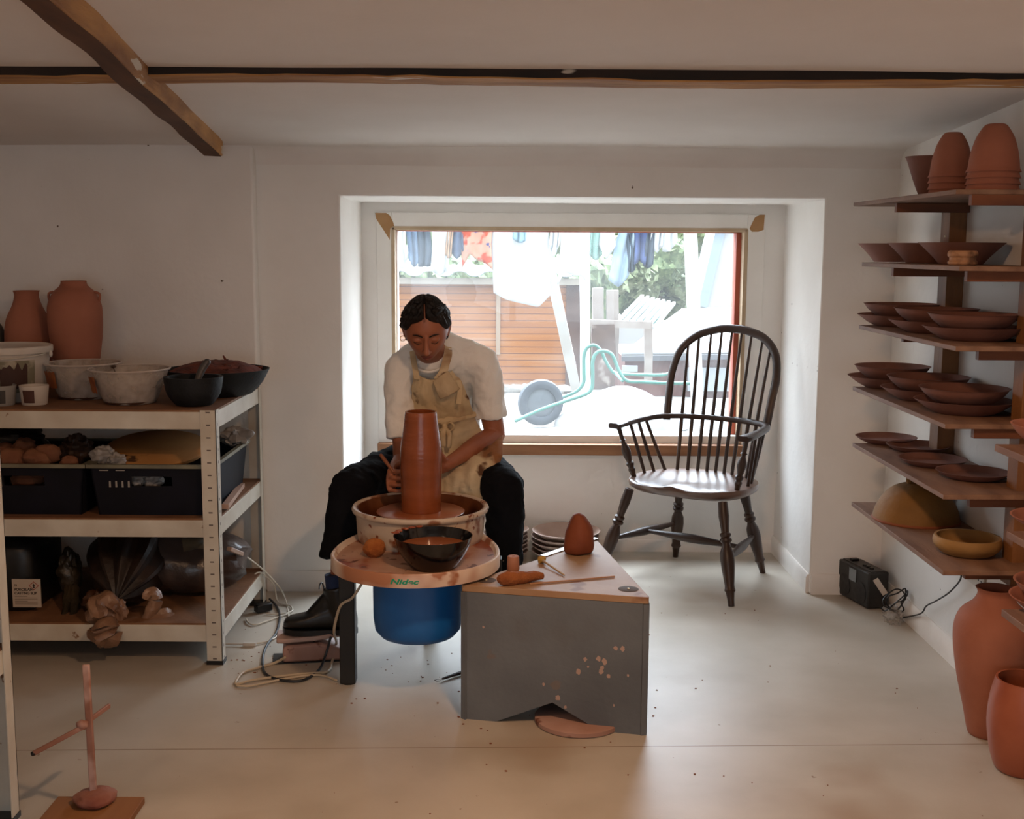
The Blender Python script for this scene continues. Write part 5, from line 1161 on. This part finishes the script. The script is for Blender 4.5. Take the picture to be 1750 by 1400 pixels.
# trousers
tr = MB()
for h, k_, a_, w in ((HRt, KR, AR + Vector((.0, 0, .178)), 1), (HLf, KL, AL + Vector((.0, .0, .10)), 1)):
    tr.tube([h, h.lerp(k_, .45), h.lerp(k_, .85), k_ + Vector((0, .01, 0))], [.098, .092, .080, .072], 24, smooth=5)
    tr.tube([k_, k_.lerp(a_, .3), k_.lerp(a_, .7), a_], [.072, .067, .062, .062], 24, smooth=5, caps=1)
tr.blob((HRt + HLf)/2 + Vector((0, .03, .01)), .17, .125, .11, 1, .04)
o = tr.build('trousers', trs_m, per, remesh=.007, relax=8); folds(o, .022)
# boots and socks
def boot(heel, ang, z0, leg_top, suffix):
    """heel: point under the heel; ang: heading of the toe"""
    m = Matrix.Translation(heel) @ Matrix.Rotation(ang, 4, 'Z'); mb = MB(); rings = []
    for x, w_, h_ in ((-.035, .020, .040), (-.028, .030, .070), (0, .034, .085), (.05, .036, .085), (.09, .040, .072), (.13, .045, .056), (.165, .046, .046), (.195, .040, .040), (.212, .026, .030), (.218, .010, .018)):
        rings.append([m @ Vector((x, w_*math.copysign(abs(math.cos(a))**.8, math.cos(a)), .016 + h_*(.5 + .5*math.copysign(abs(math.sin(a))**.8, math.sin(a))))) for a in [2*math.pi*k/24 for k in range(24)]])
    mb.loft(rings)
    mb.tube([m @ Vector((.008, 0, .05)), m @ Vector((.022, 0, .10)), m @ Vector((.036, 0, .165))], [.040, .044, .046], 20, smooth=4, caps=1)
    mb.tube([m @ Vector((.045, 0, .14)), m @ Vector((.075, 0, .095)), m @ Vector((.12, 0, .050))], [.028, .034, .030], 16, smooth=4)
    b_ = mb.build('boot', boot_m, per, remesh=.0045, relax=3)
    so = MB(); so.loft([[m @ Vector((x, y, z)) for x, y in [(-.038, 0), (-.03, .028), (0, .034), (.06, .033), (.13, .045), (.175, .045), (.21, .028), (.222, 0), (.21, -.028), (.175, -.045), (.13, -.045), (.06, -.033), (0, -.034), (-.03, -.028)]] for z in (0, .018)])
    so.build('sole', black_pl, b_)
    MB().tube([m @ Vector((.078, -.006, .150)), m @ Vector((.084, -.006, .172)), m @ Vector((.092, -.006, .166)), m @ Vector((.094, -.006, .152))], .003, 6, smooth=3, flat=2).build('pull_tab', boot_m, b_)
    return b_
boot(Vector((-.560, 3.865, .094)), R(178), .09, None, 'a')
boot(Vector((-.018, 4.0, 0)), R(-88), 0, None, 'b')
sock = M('blue_sock', '#1c2c4e', .9, bump=.2, bscale=120)
MB().tube([Vector((-.588, 3.865, .20)), Vector((-.598, 3.868, .300))], .037, 18, caps=1).build('sock', sock, per)
MB().tube([AL + Vector((0, .03, .02)), AL + Vector((0, .0, .10))], .038, 18, caps=1).build('sock', sock, per)
# apron: bib, skirt, straps, flap, tie
ap = MB()
def pr(*a): return [P(x, y, d) for x, y, d in a]
sheet(ap, [pr((706, 640, 4.115), (720, 644, 4.095), (738, 650, 4.085), (754, 645, 4.09), (772, 634, 4.115)),
           pr((704, 672, 4.13), (720, 674, 4.105), (742, 676, 4.095), (768, 672, 4.105), (793, 662, 4.135)),
           pr((701, 705, 4.175), (720, 706, 4.14), (745, 706, 4.125), (775, 703, 4.14), (806, 698, 4.19)),
           pr((700, 735, 4.23), (720, 737, 4.19), (745, 737, 4.175), (780, 734, 4.19), (818, 728, 4.25)),
           pr((700, 765, 4.25), (722, 768, 4.20), (750, 770, 4.18), (790, 764, 4.20), (840, 750, 4.27)),
           pr((700, 792, 4.21), (725, 797, 4.16), (755, 800, 4.13), (795, 796, 4.13), (856, 768, 4.24))], 40, 44, .014, 20, 1)
folds(ap.build('apron_bib', apron_m, per, solid=.004), .012, .03)
ak = MB()
sheet(ak, [pr((715, 786, 4.17), (745, 790, 4.13), (790, 782, 4.12), (835, 762, 4.15), (859, 744, 4.22)),
           pr((712, 806, 4.10), (745, 812, 4.06), (790, 806, 4.03), (830, 790, 4.05), (858, 775, 4.12)),
           pr((712, 826, 4.06), (748, 832, 4.03), (790, 830, 4.00), (826, 818, 4.02), (848, 806, 4.08)),
           pr((715, 846, 4.05), (752, 850, 4.025), (790, 852, 4.01), (822, 846, 4.015), (838, 840, 4.05)),
           pr((720, 866, 4.07), (755, 870, 4.045), (790, 872, 4.03), (818, 870, 4.03), (832, 868, 4.06))], 44, 44, .034, 13, 5)
folds(ak.build('apron_skirt', apron_m, per, solid=.004), .012, .03)
st1 = pr((704, 594, 4.20), (706, 612, 4.14), (709, 628, 4.105), (713, 648, 4.085))
MB().loft([[p + Vector((a, 0, 0)), p + Vector((b, -.003, 0)), p + Vector((b, .001, 0)), p + Vector((a, .004, 0))] for p in cat(st1, 14) for a, b in ((-.010, .010),)]).build('apron_strap', apron_m, per)
st2 = pr((764, 585, 4.22), (766, 603, 4.13), (762, 620, 4.09), (757, 636, 4.075), (748, 648, 4.075))
MB().loft([[p + Vector((a, 0, .003)), p + Vector((b, -.004, -.003)), p + Vector((b, .001, -.003)), p + Vector((a, .004, .003))] for p in cat(st2, 16) for a, b in ((-.014, .014),)]).build('apron_strap', apron_m, per)
fl_ = MB(); sheet(fl_, [pr((740, 653, 4.065), (752, 643, 4.06), (766, 634, 4.07)), pr((746, 668, 4.06), (760, 658, 4.05), (776, 650, 4.07)), pr((752, 682, 4.075), (768, 676, 4.06), (786, 664, 4.09))], 14, 14, .006, 25, 2)
fl_.build('pocket_flap', M('apron_pale', '#c2ab8a', .9, '#a88c66', 6, bump=.2, bscale=70), per, solid=.004)
hs = pr((784, 650, 4.09), (786, 668, 4.085), (784, 690, 4.08))
MB().loft([[p + Vector((a, 0, 0)), p + Vector((b, -.003, 0)), p + Vector((b, .001, 0)), p + Vector((a, .004, 0))] for p in cat(hs, 10) for a, b in ((-.009, .008),)]).build('hanging_tape', apron_m, per)
bow = MB(); kc = P(760, 728, 4.135)
for sx, dz in ((-1, .0), (1, .004)): bow.tube([kc, kc + Vector((sx*.022, -.010, .014)), kc + Vector((sx*.034, -.012, -.004)), kc + Vector((sx*.018, -.010, -.016)), kc], [.005, .008, .009, .007, .005], 8, smooth=4, flat=.5)
bow.tube([kc, P(757, 742, 4.11), P(757, 760, 4.12)], [.006, .010, .011], 8, smooth=4, flat=.4).tube([kc, P(768, 741, 4.11), P(768, 762, 4.12)], [.006, .009, .010], 8, smooth=4, flat=.4).blob(kc, .011, .010, .011, 3, .15)
bow.build('apron_bow', apron_m, per)
# waist band folds
wb_ = MB(); wb_.tube(pr((702, 728, 4.20), (722, 724, 4.155), (745, 722, 4.14), (775, 716, 4.155), (812, 708, 4.22)), [.004, .005, .005, .005, .004], 10, smooth=5, flat=2.5).build('waist_tape', apron_m, per)
# tool in her hand
a, b_ = P(651, 778, 3.83), P(672, 806, 3.80)
tag(MB().tube([a, a.lerp(b_, .3), b_], [.0055, .0065, .0050], 12, smooth=3).build('modelling_tool', M('tool_wood', '#7c4527', .5), loc=a), 'wooden modelling tool held in the potter\'s fingers against the vase', 'tool')
# low stool under her, hidden behind the wheel
sz = Vector((-.285, 4.46, 0)); t = thing('low_stool', sz, 'low round wooden stool the potter sits on, behind the wheel', 'stool')
MB().lathe([(0, .44), (.15, .44), (.155, .45), (.155, .468), (.15, .475), (0, .475)], sz, seg=40).build('seat', pine, t)
for a in (90, 200, 340): MB().tube([sz + Vector((.10*math.cos(R(a)), .10*math.sin(R(a)), .44)), sz + Vector((.12*math.cos(R(a)), .12*math.sin(R(a)), .012))], [.014, .012], 12).build('leg', pine, t)
ALB[0] = .35
# ---------------------------------------------------------------- the yard outside the window
def gz(y): return .15 if y < 7 else .15 + (y - 7) * -.069 if y < 16 else -.47
gr = M('yard_gravel', '#989187', .95, '#7c756b', 3, bump=.3, bscale=20, spots=('#8f8678', 6, .62, .05))
def gfn(u, v):
    x = -9 + 24*u; y = YA + .14 + 40*v*v; return (x, y, gz(y) + (.05*noise.noise(Vector((x*1.5, y*1.5, 0))) if y > 7 else 0) - max(0, (y-17)*.04))
struct(MB().grid(gfn, 90, 90).build('ground', gr))
# timber shed
shed_m = M('shed_cladding', '#dc8c42', .8, '#c87a36', 2.5, st=(.3, 1, 4), spots=('#dfa67c', 1.3, .55, .15))
n = shed_m.node_tree.nodes; l = shed_m.node_tree.links; b = n['Principled BSDF']
tc = n.new('ShaderNodeTexCoord'); sp = n.new('ShaderNodeSeparateXYZ'); l.new(tc.outputs['Object'], sp.inputs[0])
m1 = n.new('ShaderNodeMath'); m1.operation = 'DIVIDE'; m1.inputs[1].default_value = .085; l.new(sp.outputs['Z'], m1.inputs[0])
m2 = n.new('ShaderNodeMath'); m2.operation = 'FRACT'; l.new(m1.outputs[0], m2.inputs[0]); m3 = n.new('ShaderNodeMath'); m3.operation = 'LESS_THAN'; m3.inputs[1].default_value = .12; l.new(m2.outputs[0], m3.inputs[0])
x_ = n.new('ShaderNodeMix'); x_.data_type = 'RGBA'; src = b.inputs['Base Color'].links[0].from_socket; l.new(m3.outputs[0], x_.inputs[0]); l.new(src, x_.inputs[6]); x_.inputs[7].default_value = hx('#8d5232'); l.new(x_.outputs[2], b.inputs['Base Color'])
SY = 15.0; zr = P(800, 485, SY).z; zb = gz(SY) - .05; xr = P(993, 520, SY).x; xl = P(600, 520, SY).x
t = thing('timber_shed', ((xl+xr)/2, SY, zb), 'low orange timber shed with a corrugated roof beyond the window', 'shed')
MB().box((xl, SY, zb), (xr - .12, SY + 1.6, zr)).build('cladding', shed_m, t)
dk = M('shed_post', '#7c5a48', .8, '#6a4736', 4)
MB().box((xr - .19, SY - .04, zb), (xr, SY + .1, zr)).build('corner_post', dk, t)
MB().box((P(848, 550, SY).x, SY - .03, P(850, 606, SY).z), (P(855, 550, SY).x, SY, zr)).build('batten', M('batten_pale', '#c9a98a', .8), t)
MB().box((xl, SY - .12, zr - .005), (xr, SY - .08, zr + .075)).build('fascia', M('fascia', '#cfc0ab', .8), t)
mb = MB()
def rf(u, v):
    x = xl - .1 + (xr - xl + .15)*u; return (x, SY - .18 + 2.0*v, zr + .13 + .1*v + .030*math.copysign(abs(math.sin(x*16.5))**.6, math.sin(x*16.5)))
mb.grid(rf, 240, 3).build('corrugated_roof', M('roof_sheet', '#c3ccd0', .5, '#aab6bc', 5), t, solid=.012)
# hedge and trees
leafm = M('foliage', '#93a56a', .8, '#66784a', 9, spots=('#a9b27c', 16, .55, .1)); leafb = M('foliage_pale', '#b3ba86', .8, '#84915f', 9, spots=('#c0c79a', 16, .55, .1)); bark = M('bark', '#8b7763', .9, '#6d5a49', 6)
def leaves(mb, c, r, n_, seed, s=.11):
    rnd = random.Random(seed)
    for k in range(n_):
        d = Vector((rnd.gauss(0, 1), rnd.gauss(0, 1), rnd.gauss(0, 1))).normalized() * rnd.uniform(.72, 1.08); p = c + Vector((d.x*r[0], d.y*r[1], d.z*r[2]))
        u = Vector((rnd.uniform(-1, 1), rnd.uniform(-1, 1), rnd.uniform(-1, 1))).normalized()*s*rnd.uniform(.6, 1.3); w = u.cross(Vector((rnd.uniform(-1, 1), rnd.uniform(-1, 1), rnd.uniform(-1, 1)))).normalized()*s*.55
        mb.add([p-u, p+w, p+u, p-w], [(0, 1, 2, 3)])
hc = P(800, 446, 18); t = thing('hedge', (hc.x, 18, -.6), 'green hedge showing above the corrugated shed roof', 'hedge')
mb = MB()
for k in range(14): c = Vector((P(660 + k*28, 448, 18).x, 18 + .2*math.sin(k*2), .95 + .07*math.sin(k*1.7))); mb.blob(c, .30, .5, .42, k, .25, 2, 14, 9); leaves(mb, c, (.30, .5, .42), 120, k, .05)
mb.box((P(640, 448, 18).x, 17.7, -.6), (P(1040, 448, 18).x, 18.3, .8)); mb.build('hedge_foliage', leafm, t, sharp=True)
TR = [(1035, 470, 22, 1.0, 1.05, 0, 'tree behind the two fence stumps, left of the others'), (1085, 440, 27, 1.6, 1.6, 1, 'darker tree behind the hanging blue clothes'), (1120, 480, 24, 1.1, 1.0, 0, 'round bushy tree above the striped greenhouse roof'), (1150, 445, 28, 1.7, 2.1, 1, 'tall tree between the laundry and the white post'), (1200, 470, 30, 1.6, 2.3, 0, 'tree right of the white post by the pale building'), (990, 440, 29, 1.8, 1.6, 1, 'tree behind the hanging white clothes'), (900, 425, 30, 2.2, 1.5, 0, 'distant tree behind the big white shirt'), (760, 415, 30, 3.0, 1.2, 1, 'distant tree above the left end of the shed')]
for k, (px, py, y, rx, rz, pal, lab) in enumerate(TR):
    y, rx, rz = y + 3.2*k, rx*.9*(y + 3.2*k)/y, rz*.9*(y + 3.2*k)/y
    c = P(px, py, y); t = thing('leafy_tree', (c.x, y, -1.2), lab, 'tree', 'trees beyond the yard'); mb = MB(); rnd = random.Random(k)
    for j in range(9):
        q = c + Vector((rnd.uniform(-.6, .6)*rx, rnd.uniform(-.4, .4)*rx, rnd.uniform(-.6, .75)*rz)); rr = rx*rnd.uniform(.38, .6); mb.blob(q, rr*.9, rr*.9, rr*.8, j+k, .3, 2, 12, 8); leaves(mb, q, (rr, rr, rr*.9), 130, j*7+k, .13)
    mb.build('crown', leafb if pal == 0 else leafm, t, sharp=True); MB().tube([Vector((c.x, y, -1.3)), Vector((c.x+.1, y, c.z - rz*.3))], [.16, .10], 10).build('trunk', bark, t)
# poles, fence, post
wp = M('weathered_white', '#fffaf2', .7, '#efe7dc', 5)
def pole(a, b_, w, d_, mat, lab, nm='wooden_post'):
    a, b_ = Vector(a), Vector(b_); return tag(MB().bar(a, b_, w, d_, up=(0, -1, 0), n=6, wob=w*.04).build(nm, mat, loc=a), lab, 'post')
pole(P(984, 664, 11.0), P(905, 300, 10.2), .095, .05, wp, 'white prop pole leaning across the shed corner', 'clothes_prop')
pole(P(1000, 672, 12.0), P(999, 300, 12.0), .10, .10, wp, 'upright white post just right of the leaning prop')
pole(P(1192, 700, 8.6), P(1176, 300, 8.6), .085, .085, wp, 'tall white post in front of the pale building')
st = M('stump_pale', '#cdbfb2', .8, '#b5a294', 6); br = M('old_brown_post', '#8d705f', .85, '#6f5547', 5, spots=('#c7b5a6', 4, .6, .08))
pole(P(1022, 640, 12.4), P(1022, 492, 12.4), .115, .06, st, 'left of the two pale pointed fence stumps', 'fence_stump')
pole(P(1047, 640, 12.4), P(1047, 496, 12.4), .125, .06, st, 'right of the two pale pointed fence stumps', 'fence_stump')
pole(P(1031, 665, 12.2), P(1031, 554, 12.2), .24, .12, br, 'thick brown weathered post below the pale fence stumps')
pole(P(1108, 655, 12.4), P(1108, 548, 12.4), .085, .07, st, 'slim pale fence post right of the brown post')
tag(MB().bar(P(1003, 552, 12.15), P(1112, 556, 12.25), .05, .075, up=(0, 0, 1)).build('fence_rail', st, loc=P(1003, 552, 12.15)), 'pale horizontal fence rail joining the posts', 'rail')
# greenhouse
gw = M('greenhouse_glass', '#5f9c8c', .3, '#528b7c', 4); gf2 = M('greenhouse_bars', '#e8e6e0', .6)
A_, B_, C_, D_ = P(1052, 556, 17), P(1098, 508, 18.5), P(1152, 520, 19), P(1120, 560, 17.5)
gc = (A_ + B_ + C_ + D_)/4; t = thing('greenhouse', (gc.x, gc.y, -1), 'greenhouse with a striped teal and white glass roof', 'greenhouse')
MB().add([A_, D_, C_, B_], [(0,1,2,3)]).build('glass_roof', gw, t, solid=.02)
for k in range(7): MB().bar(A_.lerp(D_, k/6) + Vector((0,0,.02)), B_.lerp(C_, k/6) + Vector((0,0,.02)), .05, .04).build('glazing_bar', gf2, t)
MB().box((A_.x, 17.0, -.6), (D_.x + .6, 18.6, A_.z - .02)).build('greenhouse_wall', gf2, t)
# pale roofed building on the right
rm = M('pale_roof', '#d6d3ce', .6, '#c8c4be', 2); rd = M('red_brick', '#a8776a', .85, '#8f5f54', 6)
e1, e2 = P(1062, 606, 13.5), P(1400, 600, 13.5); r1, r2 = P(1165, 530, 16), P(1420, 522, 16)
t = thing('outbuilding', ((e1.x+e2.x)/2, 14.5, -.6), 'low outbuilding with a wide pale roof and red brick wall under dark eaves', 'building')
MB().add([e1, e2, r2, r1], [(0,1,2,3)]).build('roof', rm, t, solid=.04)
MB().bar(e1 - Vector((0, .02, .045)), e2 - Vector((0, .02, .045)), .06, .06).build('gutter', M('gutter_dark', '#6f6c6e', .6), t)
MB().box((e1.x + .05, 13.6, -.7), (e2.x, 15.8, e1.z - .06)).build('brick_wall', rd, t)
MB().box((P(1175, 640, 13.55).x, 13.52, P(1175, 668, 13.55).z), (P(1290, 640, 13.55).x, 13.58, P(1175, 628, 13.55).z)).build('window_panel', M('pale_panel', '#ccd0d0', .5), t)
MB().box((P(1062, 640, 13.5).x, 13.40, P(1062, 634, 13.5).z), (P(1088, 640, 13.5).x, 13.46, P(1062, 624, 13.5).z)).build('sign_board', M('pale_panel', '#ccd0d0', .5), t)
pale = M('pale_render', '#e4e4e2', .8)
q1, q2, q3, q4 = P(1194, 524, 17.5), P(1228, 380, 17.5), P(1420, 330, 17.5), P(1420, 524, 17.5)
t = thing('pale_gable', ((q1.x+q4.x)/2, 17.5, -.5), 'tall pale building with a slanting blue-grey edge at the right of the window', 'building')
mb = MB().add([q1, q2, q3, q4, q1+Vector((0,1,0)), q2+Vector((0,1,0)), q3+Vector((0,1,0)), q4+Vector((0,1,0))], [(0,1,2,3),(7,6,5,4),(0,4,5,1),(1,5,6,2),(2,6,7,3),(3,7,4,0)]); mb.box((q1.x, 17.5, -.6), (q4.x, 18.5, q1.z)); mb.build('gable_wall', pale, t)
MB().bar(q1 + Vector((.05, -.03, 0)), q2 + Vector((.05, -.03, 0)), .14, .05, up=(0, -1, 0)).build('edge_board', M('blue_grey_board', '#b4c3cc', .6), t)
# ---------------------------------------------------------------- laundry on a line
LY = 8.3; zl = 1.86
def cloth_m(nm, c, c2, **k): return M('cloth_' + nm, c, .9, c2, 9, **k)
cw = cloth_m('white', '#ffffff', '#f2f5f6'); cj = cloth_m('denim', '#7d93ab', '#5f7690'); cd = cloth_m('charcoal', '#55626f', '#434f5c'); ct = cloth_m('tan', '#d8b393', '#c9a17f')
cg = cloth_m('slate', '#6f7b90', '#56617a'); cor = cloth_m('pattern', '#eab79a', '#e39a78', spots=('#4a4f8c', 20, .60, .03), spots2=('#e0501f', 11, .56, .04)); cmint = cloth_m('mint', '#b2d6c8', '#9cc6b6'); clb = cloth_m('pale_blue', '#c3d6e6', '#a9c3da'); cnv = cloth_m('navy', '#4a5a86', '#5d70a6'); cdb = cloth_m('dark_denim', '#4b5f70', '#3a4a58')
def garment(px0, px1, bot, y, mat, lab, nm, style='sheet', wob=6, seed=0, top_shift=0):
    """bot: list of py along the hem from left to right"""
    mb = MB(); n_ = 22; m_ = 20
    L0, L1 = P(px0, 395, y).x, P(px1, 395, y).x
    def fn(u, v):
        px = px0 + (px1 - px0)*u; i = u*(len(bot)-1); k = min(int(i), len(bot)-2); hb_ = bot[k] + (bot[k+1]-bot[k])*(i-k)
        zb_ = P(px, hb_, y).z; x = L0 + (L1-L0)*u + top_shift*(1-v)
        z = zl - .02*math.sin(u*math.pi) - (zl - zb_)*v
        w = (.010*math.sin(u*(9 + seed % 5) + seed + v*1.5)*(.3 + v) + .012*noise.noise(Vector((x*9, z*6, seed))))
        return (x + .008*math.sin(v*7 + seed), y + w*1.3, z)
    if style == 'legs':
        for a0, a1 in ((0, .47), (.53, 1)):
            mb.grid(lambda u, v: fn(a0 + (a1-a0)*u, v), 8, m_)
        mb.grid(lambda u, v: fn(u, v*.32), n_, 8)
    elif style == 'shirt':
        mb.grid(lambda u, v: fn(.14 + .72*u, v), n_, m_); 
        for a0, a1 in ((0, .15), (.85, 1)): mb.grid(lambda u, v: fn(a0 + (a1-a0)*u, v*.52), 6, 10)
    else: mb.grid(fn, n_, m_)
    c = Vector(((L0+L1)/2, y, zl)); o = mb.build(nm, mat, loc=c, solid=.010); tag(o, lab, 'laundry', 'laundry on the line outside'); return o
G_ = [(677, 694, (448, 455, 440), cw, 'pale cloth hanging at the far left of the washing line', 'hanging_cloth', 'sheet'),
      (696, 714, (440, 452, 448), cj, 'blue-grey jeans, second garment from the left on the washing line', 'hanging_jeans', 'legs'),
      (714, 735, (456, 450, 455), cd, 'dark grey trousers between the jeans and a white towel', 'hanging_trousers', 'legs'),
      (737, 766, (462, 466, 462), cw, 'narrow white towel hanging to the roof edge, left of the orange cloth', 'hanging_towel', 'sheet'),
      (764, 773, (436, 438), ct, 'tan cloth peeping from behind the white towel', 'hanging_cloth', 'sheet'),
      (772, 793, (432, 438, 428), cg, 'slate grey top left of the orange patterned cloth', 'hanging_cloth', 'sheet'),
      (789, 842, (458, 430, 440, 446, 462), cor, 'orange cloth with dark blue flower pattern', 'hanging_cloth', 'sheet'),
      (842, 939, (500, 508, 512, 516, 522, 505), cw, 'largest white shirt hanging in the middle of the line', 'hanging_shirt', 'sheet'),
      (876, 896, (408, 412), cloth_m('sky', '#9ecbe0', '#c0dfea'), 'light blue scrap of cloth in front of the largest white shirt', 'hanging_cloth', 'sheet'),
      (939, 956, (418, 434, 418), cw, 'small white sock-like cloth right of the largest shirt', 'hanging_sock', 'sheet'),
      (956, 1009, (486, 462, 464, 466, 470, 485), cw, 'white long-sleeved top with its sleeves hanging down', 'hanging_shirt', 'sheet'),
      (1011, 1030, (436, 440, 436), cmint, 'mint green cloth on the washing line', 'hanging_cloth', 'sheet'),
      (1022, 1052, (415, 438, 420), cw, 'white cloth overlapping the mint green one', 'hanging_cloth', 'sheet'),
      (1040, 1074, (478, 486, 470), clb, 'pale blue shirt blown to the left', 'hanging_shirt', 'sheet'),
      (1072, 1084, (460, 462), cdb, 'dark denim leg left of the bright navy trousers', 'hanging_jeans', 'sheet'),
      (1084, 1104, (452, 440, 453), cnv, 'bright navy trousers on the washing line', 'hanging_trousers', 'legs'),
      (1102, 1119, (454, 452), cd, 'charcoal cloth right of the bright navy trousers', 'hanging_cloth', 'sheet'),
      (1115, 1134, (418, 427, 420), cw, 'left of two white garments at the right end of the line', 'hanging_cloth', 'sheet'),
      (1134, 1158, (430, 424, 410), cw, 'right of two white garments at the right end of the line', 'hanging_cloth', 'sheet')]
for k, (a, b_, bot, mt, lab, nm_, sty) in enumerate(G_):
    garment(a, b_, bot, LY + .004*((k*5) % 3 - 1) + (-.012 if 'scrap' in lab or 'overlapping' in lab else 0), mt, lab, nm_, sty, seed=k, top_shift=(.16 if 'blown' in lab else 0))
tag(MB().tube([Vector((-2.6, LY, zl - .006)), Vector((.2, LY, zl - .012)), Vector((3.0, LY, zl - .006))], .007, 6, smooth=4).build('washing_line', wp, loc=(0, LY, zl)), 'washing line strung across the yard above the window view', 'washing line')
# ---------------------------------------------------------------- upturned wheelbarrow
grn = M('barrow_green', '#57a38f', .4, '#4a927f', 6); y0 = 9.0
wc = P(924, 688, y0); t = thing('wheelbarrow', (wc.x + .5, y0, gz(y0)), 'wheelbarrow with mint green tube frame lying in the yard', 'wheelbarrow')
R_ = .182
tyre = MB(); tyre.lathe([(R_*.62, -.035), (R_*.80, -.045), (R_*.95, -.035), (R_, 0), (R_*.95, .035), (R_*.80, .045), (R_*.62, .035)] + [(R_*.62, -.035)], seg=40); wmx = Matrix.Translation(wc) @ Matrix.Rotation(R(90), 4, 'X') @ Matrix.Rotation(R(12), 4, 'Y'); tyre.xf(wmx)
wl_ = tyre.build('tyre', M('tyre_grey', '#5a5f66', .8, '#4c5157', 9), t)
MB().lathe([(0, -.02), (.05, -.03), (R_*.62, -.015), (R_*.63, .015), (.05, .03), (0, .02)], seg=30).xf(wmx).build('hub', M('hub_grey', '#767b80', .6), wl_)
def bp(pts, dy): return [P(x, y, y0 + dy) for x, y in pts]
h1 = [(882, 719), (925, 700), (965, 686), (1000, 674), (1011, 664), (1013, 645), (1013, 618), (1020, 603), (1034, 600), (1047, 608), (1056, 630), (1070, 650), (1100, 653), (1150, 655), (1185, 655)]
h2 = [(940, 690), (965, 678), (985, 669), (997, 655), (998, 635), (998, 610), (1003, 595), (1015, 590), (1026, 598), (1034, 615), (1043, 630), (1052, 638), (1080, 640), (1130, 641), (1150, 637)]
MB().tube(bp(h1, -.28), .014, 10, smooth=5).build('frame_tube', grn, t); MB().tube(bp(h2, .22), .014, 10, smooth=5).build('frame_tube', grn, t)
MB().tube([P(1064, 651, y0 - .28), P(1052, 638, y0 + .22)], .012, 8).build('cross_tube', grn, t)
tub = MB(); rings = []
cb_ = P(1062, 700, y0)
for (z, a_, b_) in ((0, .62, .40), (.05, .60, .385), (.17, .42, .30), (.27, .20, .18), (.30, .10, .09)): rings.append([Vector((cb_.x + .03*z + a_*.85*math.copysign(abs(math.cos(w))**.8, math.cos(w)), y0 + b_*math.sin(w), gz(y0) + .03 + z)) for w in [2*math.pi*k/36 for k in range(36)]])
tub.loft(rings).build('tub', M('tub_grey_pale', '#b0ada8', .6, '#9f9b95', 4), t)
# stones along the shed foot
for k, (px, py) in enumerate(((860, 668), (885, 664), (905, 670), (958, 668), (700, 662), (850, 676))):
    c = P(px, py, 14.2); c.z = gz(14.2) + .02; o = MB().blob(c, .16, .12, .08, k, .3, 1.5, 14, 9).build('stone', M('stone_grey', '#a59e94', .9, '#857c70', 6), loc=c)
    tag(o, ['pale stone by the shed foot left of the wheel', 'stone just above the barrow tyre', 'stone by the shed foot above the right of the tyre', 'stone at the foot of the leaning prop', 'stone at the far left of the shed foot', 'small stone nearest the potter\'s sleeve'][k], 'stone', 'stones at the foot of the shed')
for x_, s_ in ((-2.62, 'left'), (3.02, 'right')):
    tag(MB().box((x_ - .04, LY - .04, gz(LY) - .1), (x_ + .04, LY + .04, zl + .05)).build('line_post', wp, loc=(x_, LY, gz(LY))), 'post holding the %s end of the washing line, hidden by the wall' % s_, 'post')
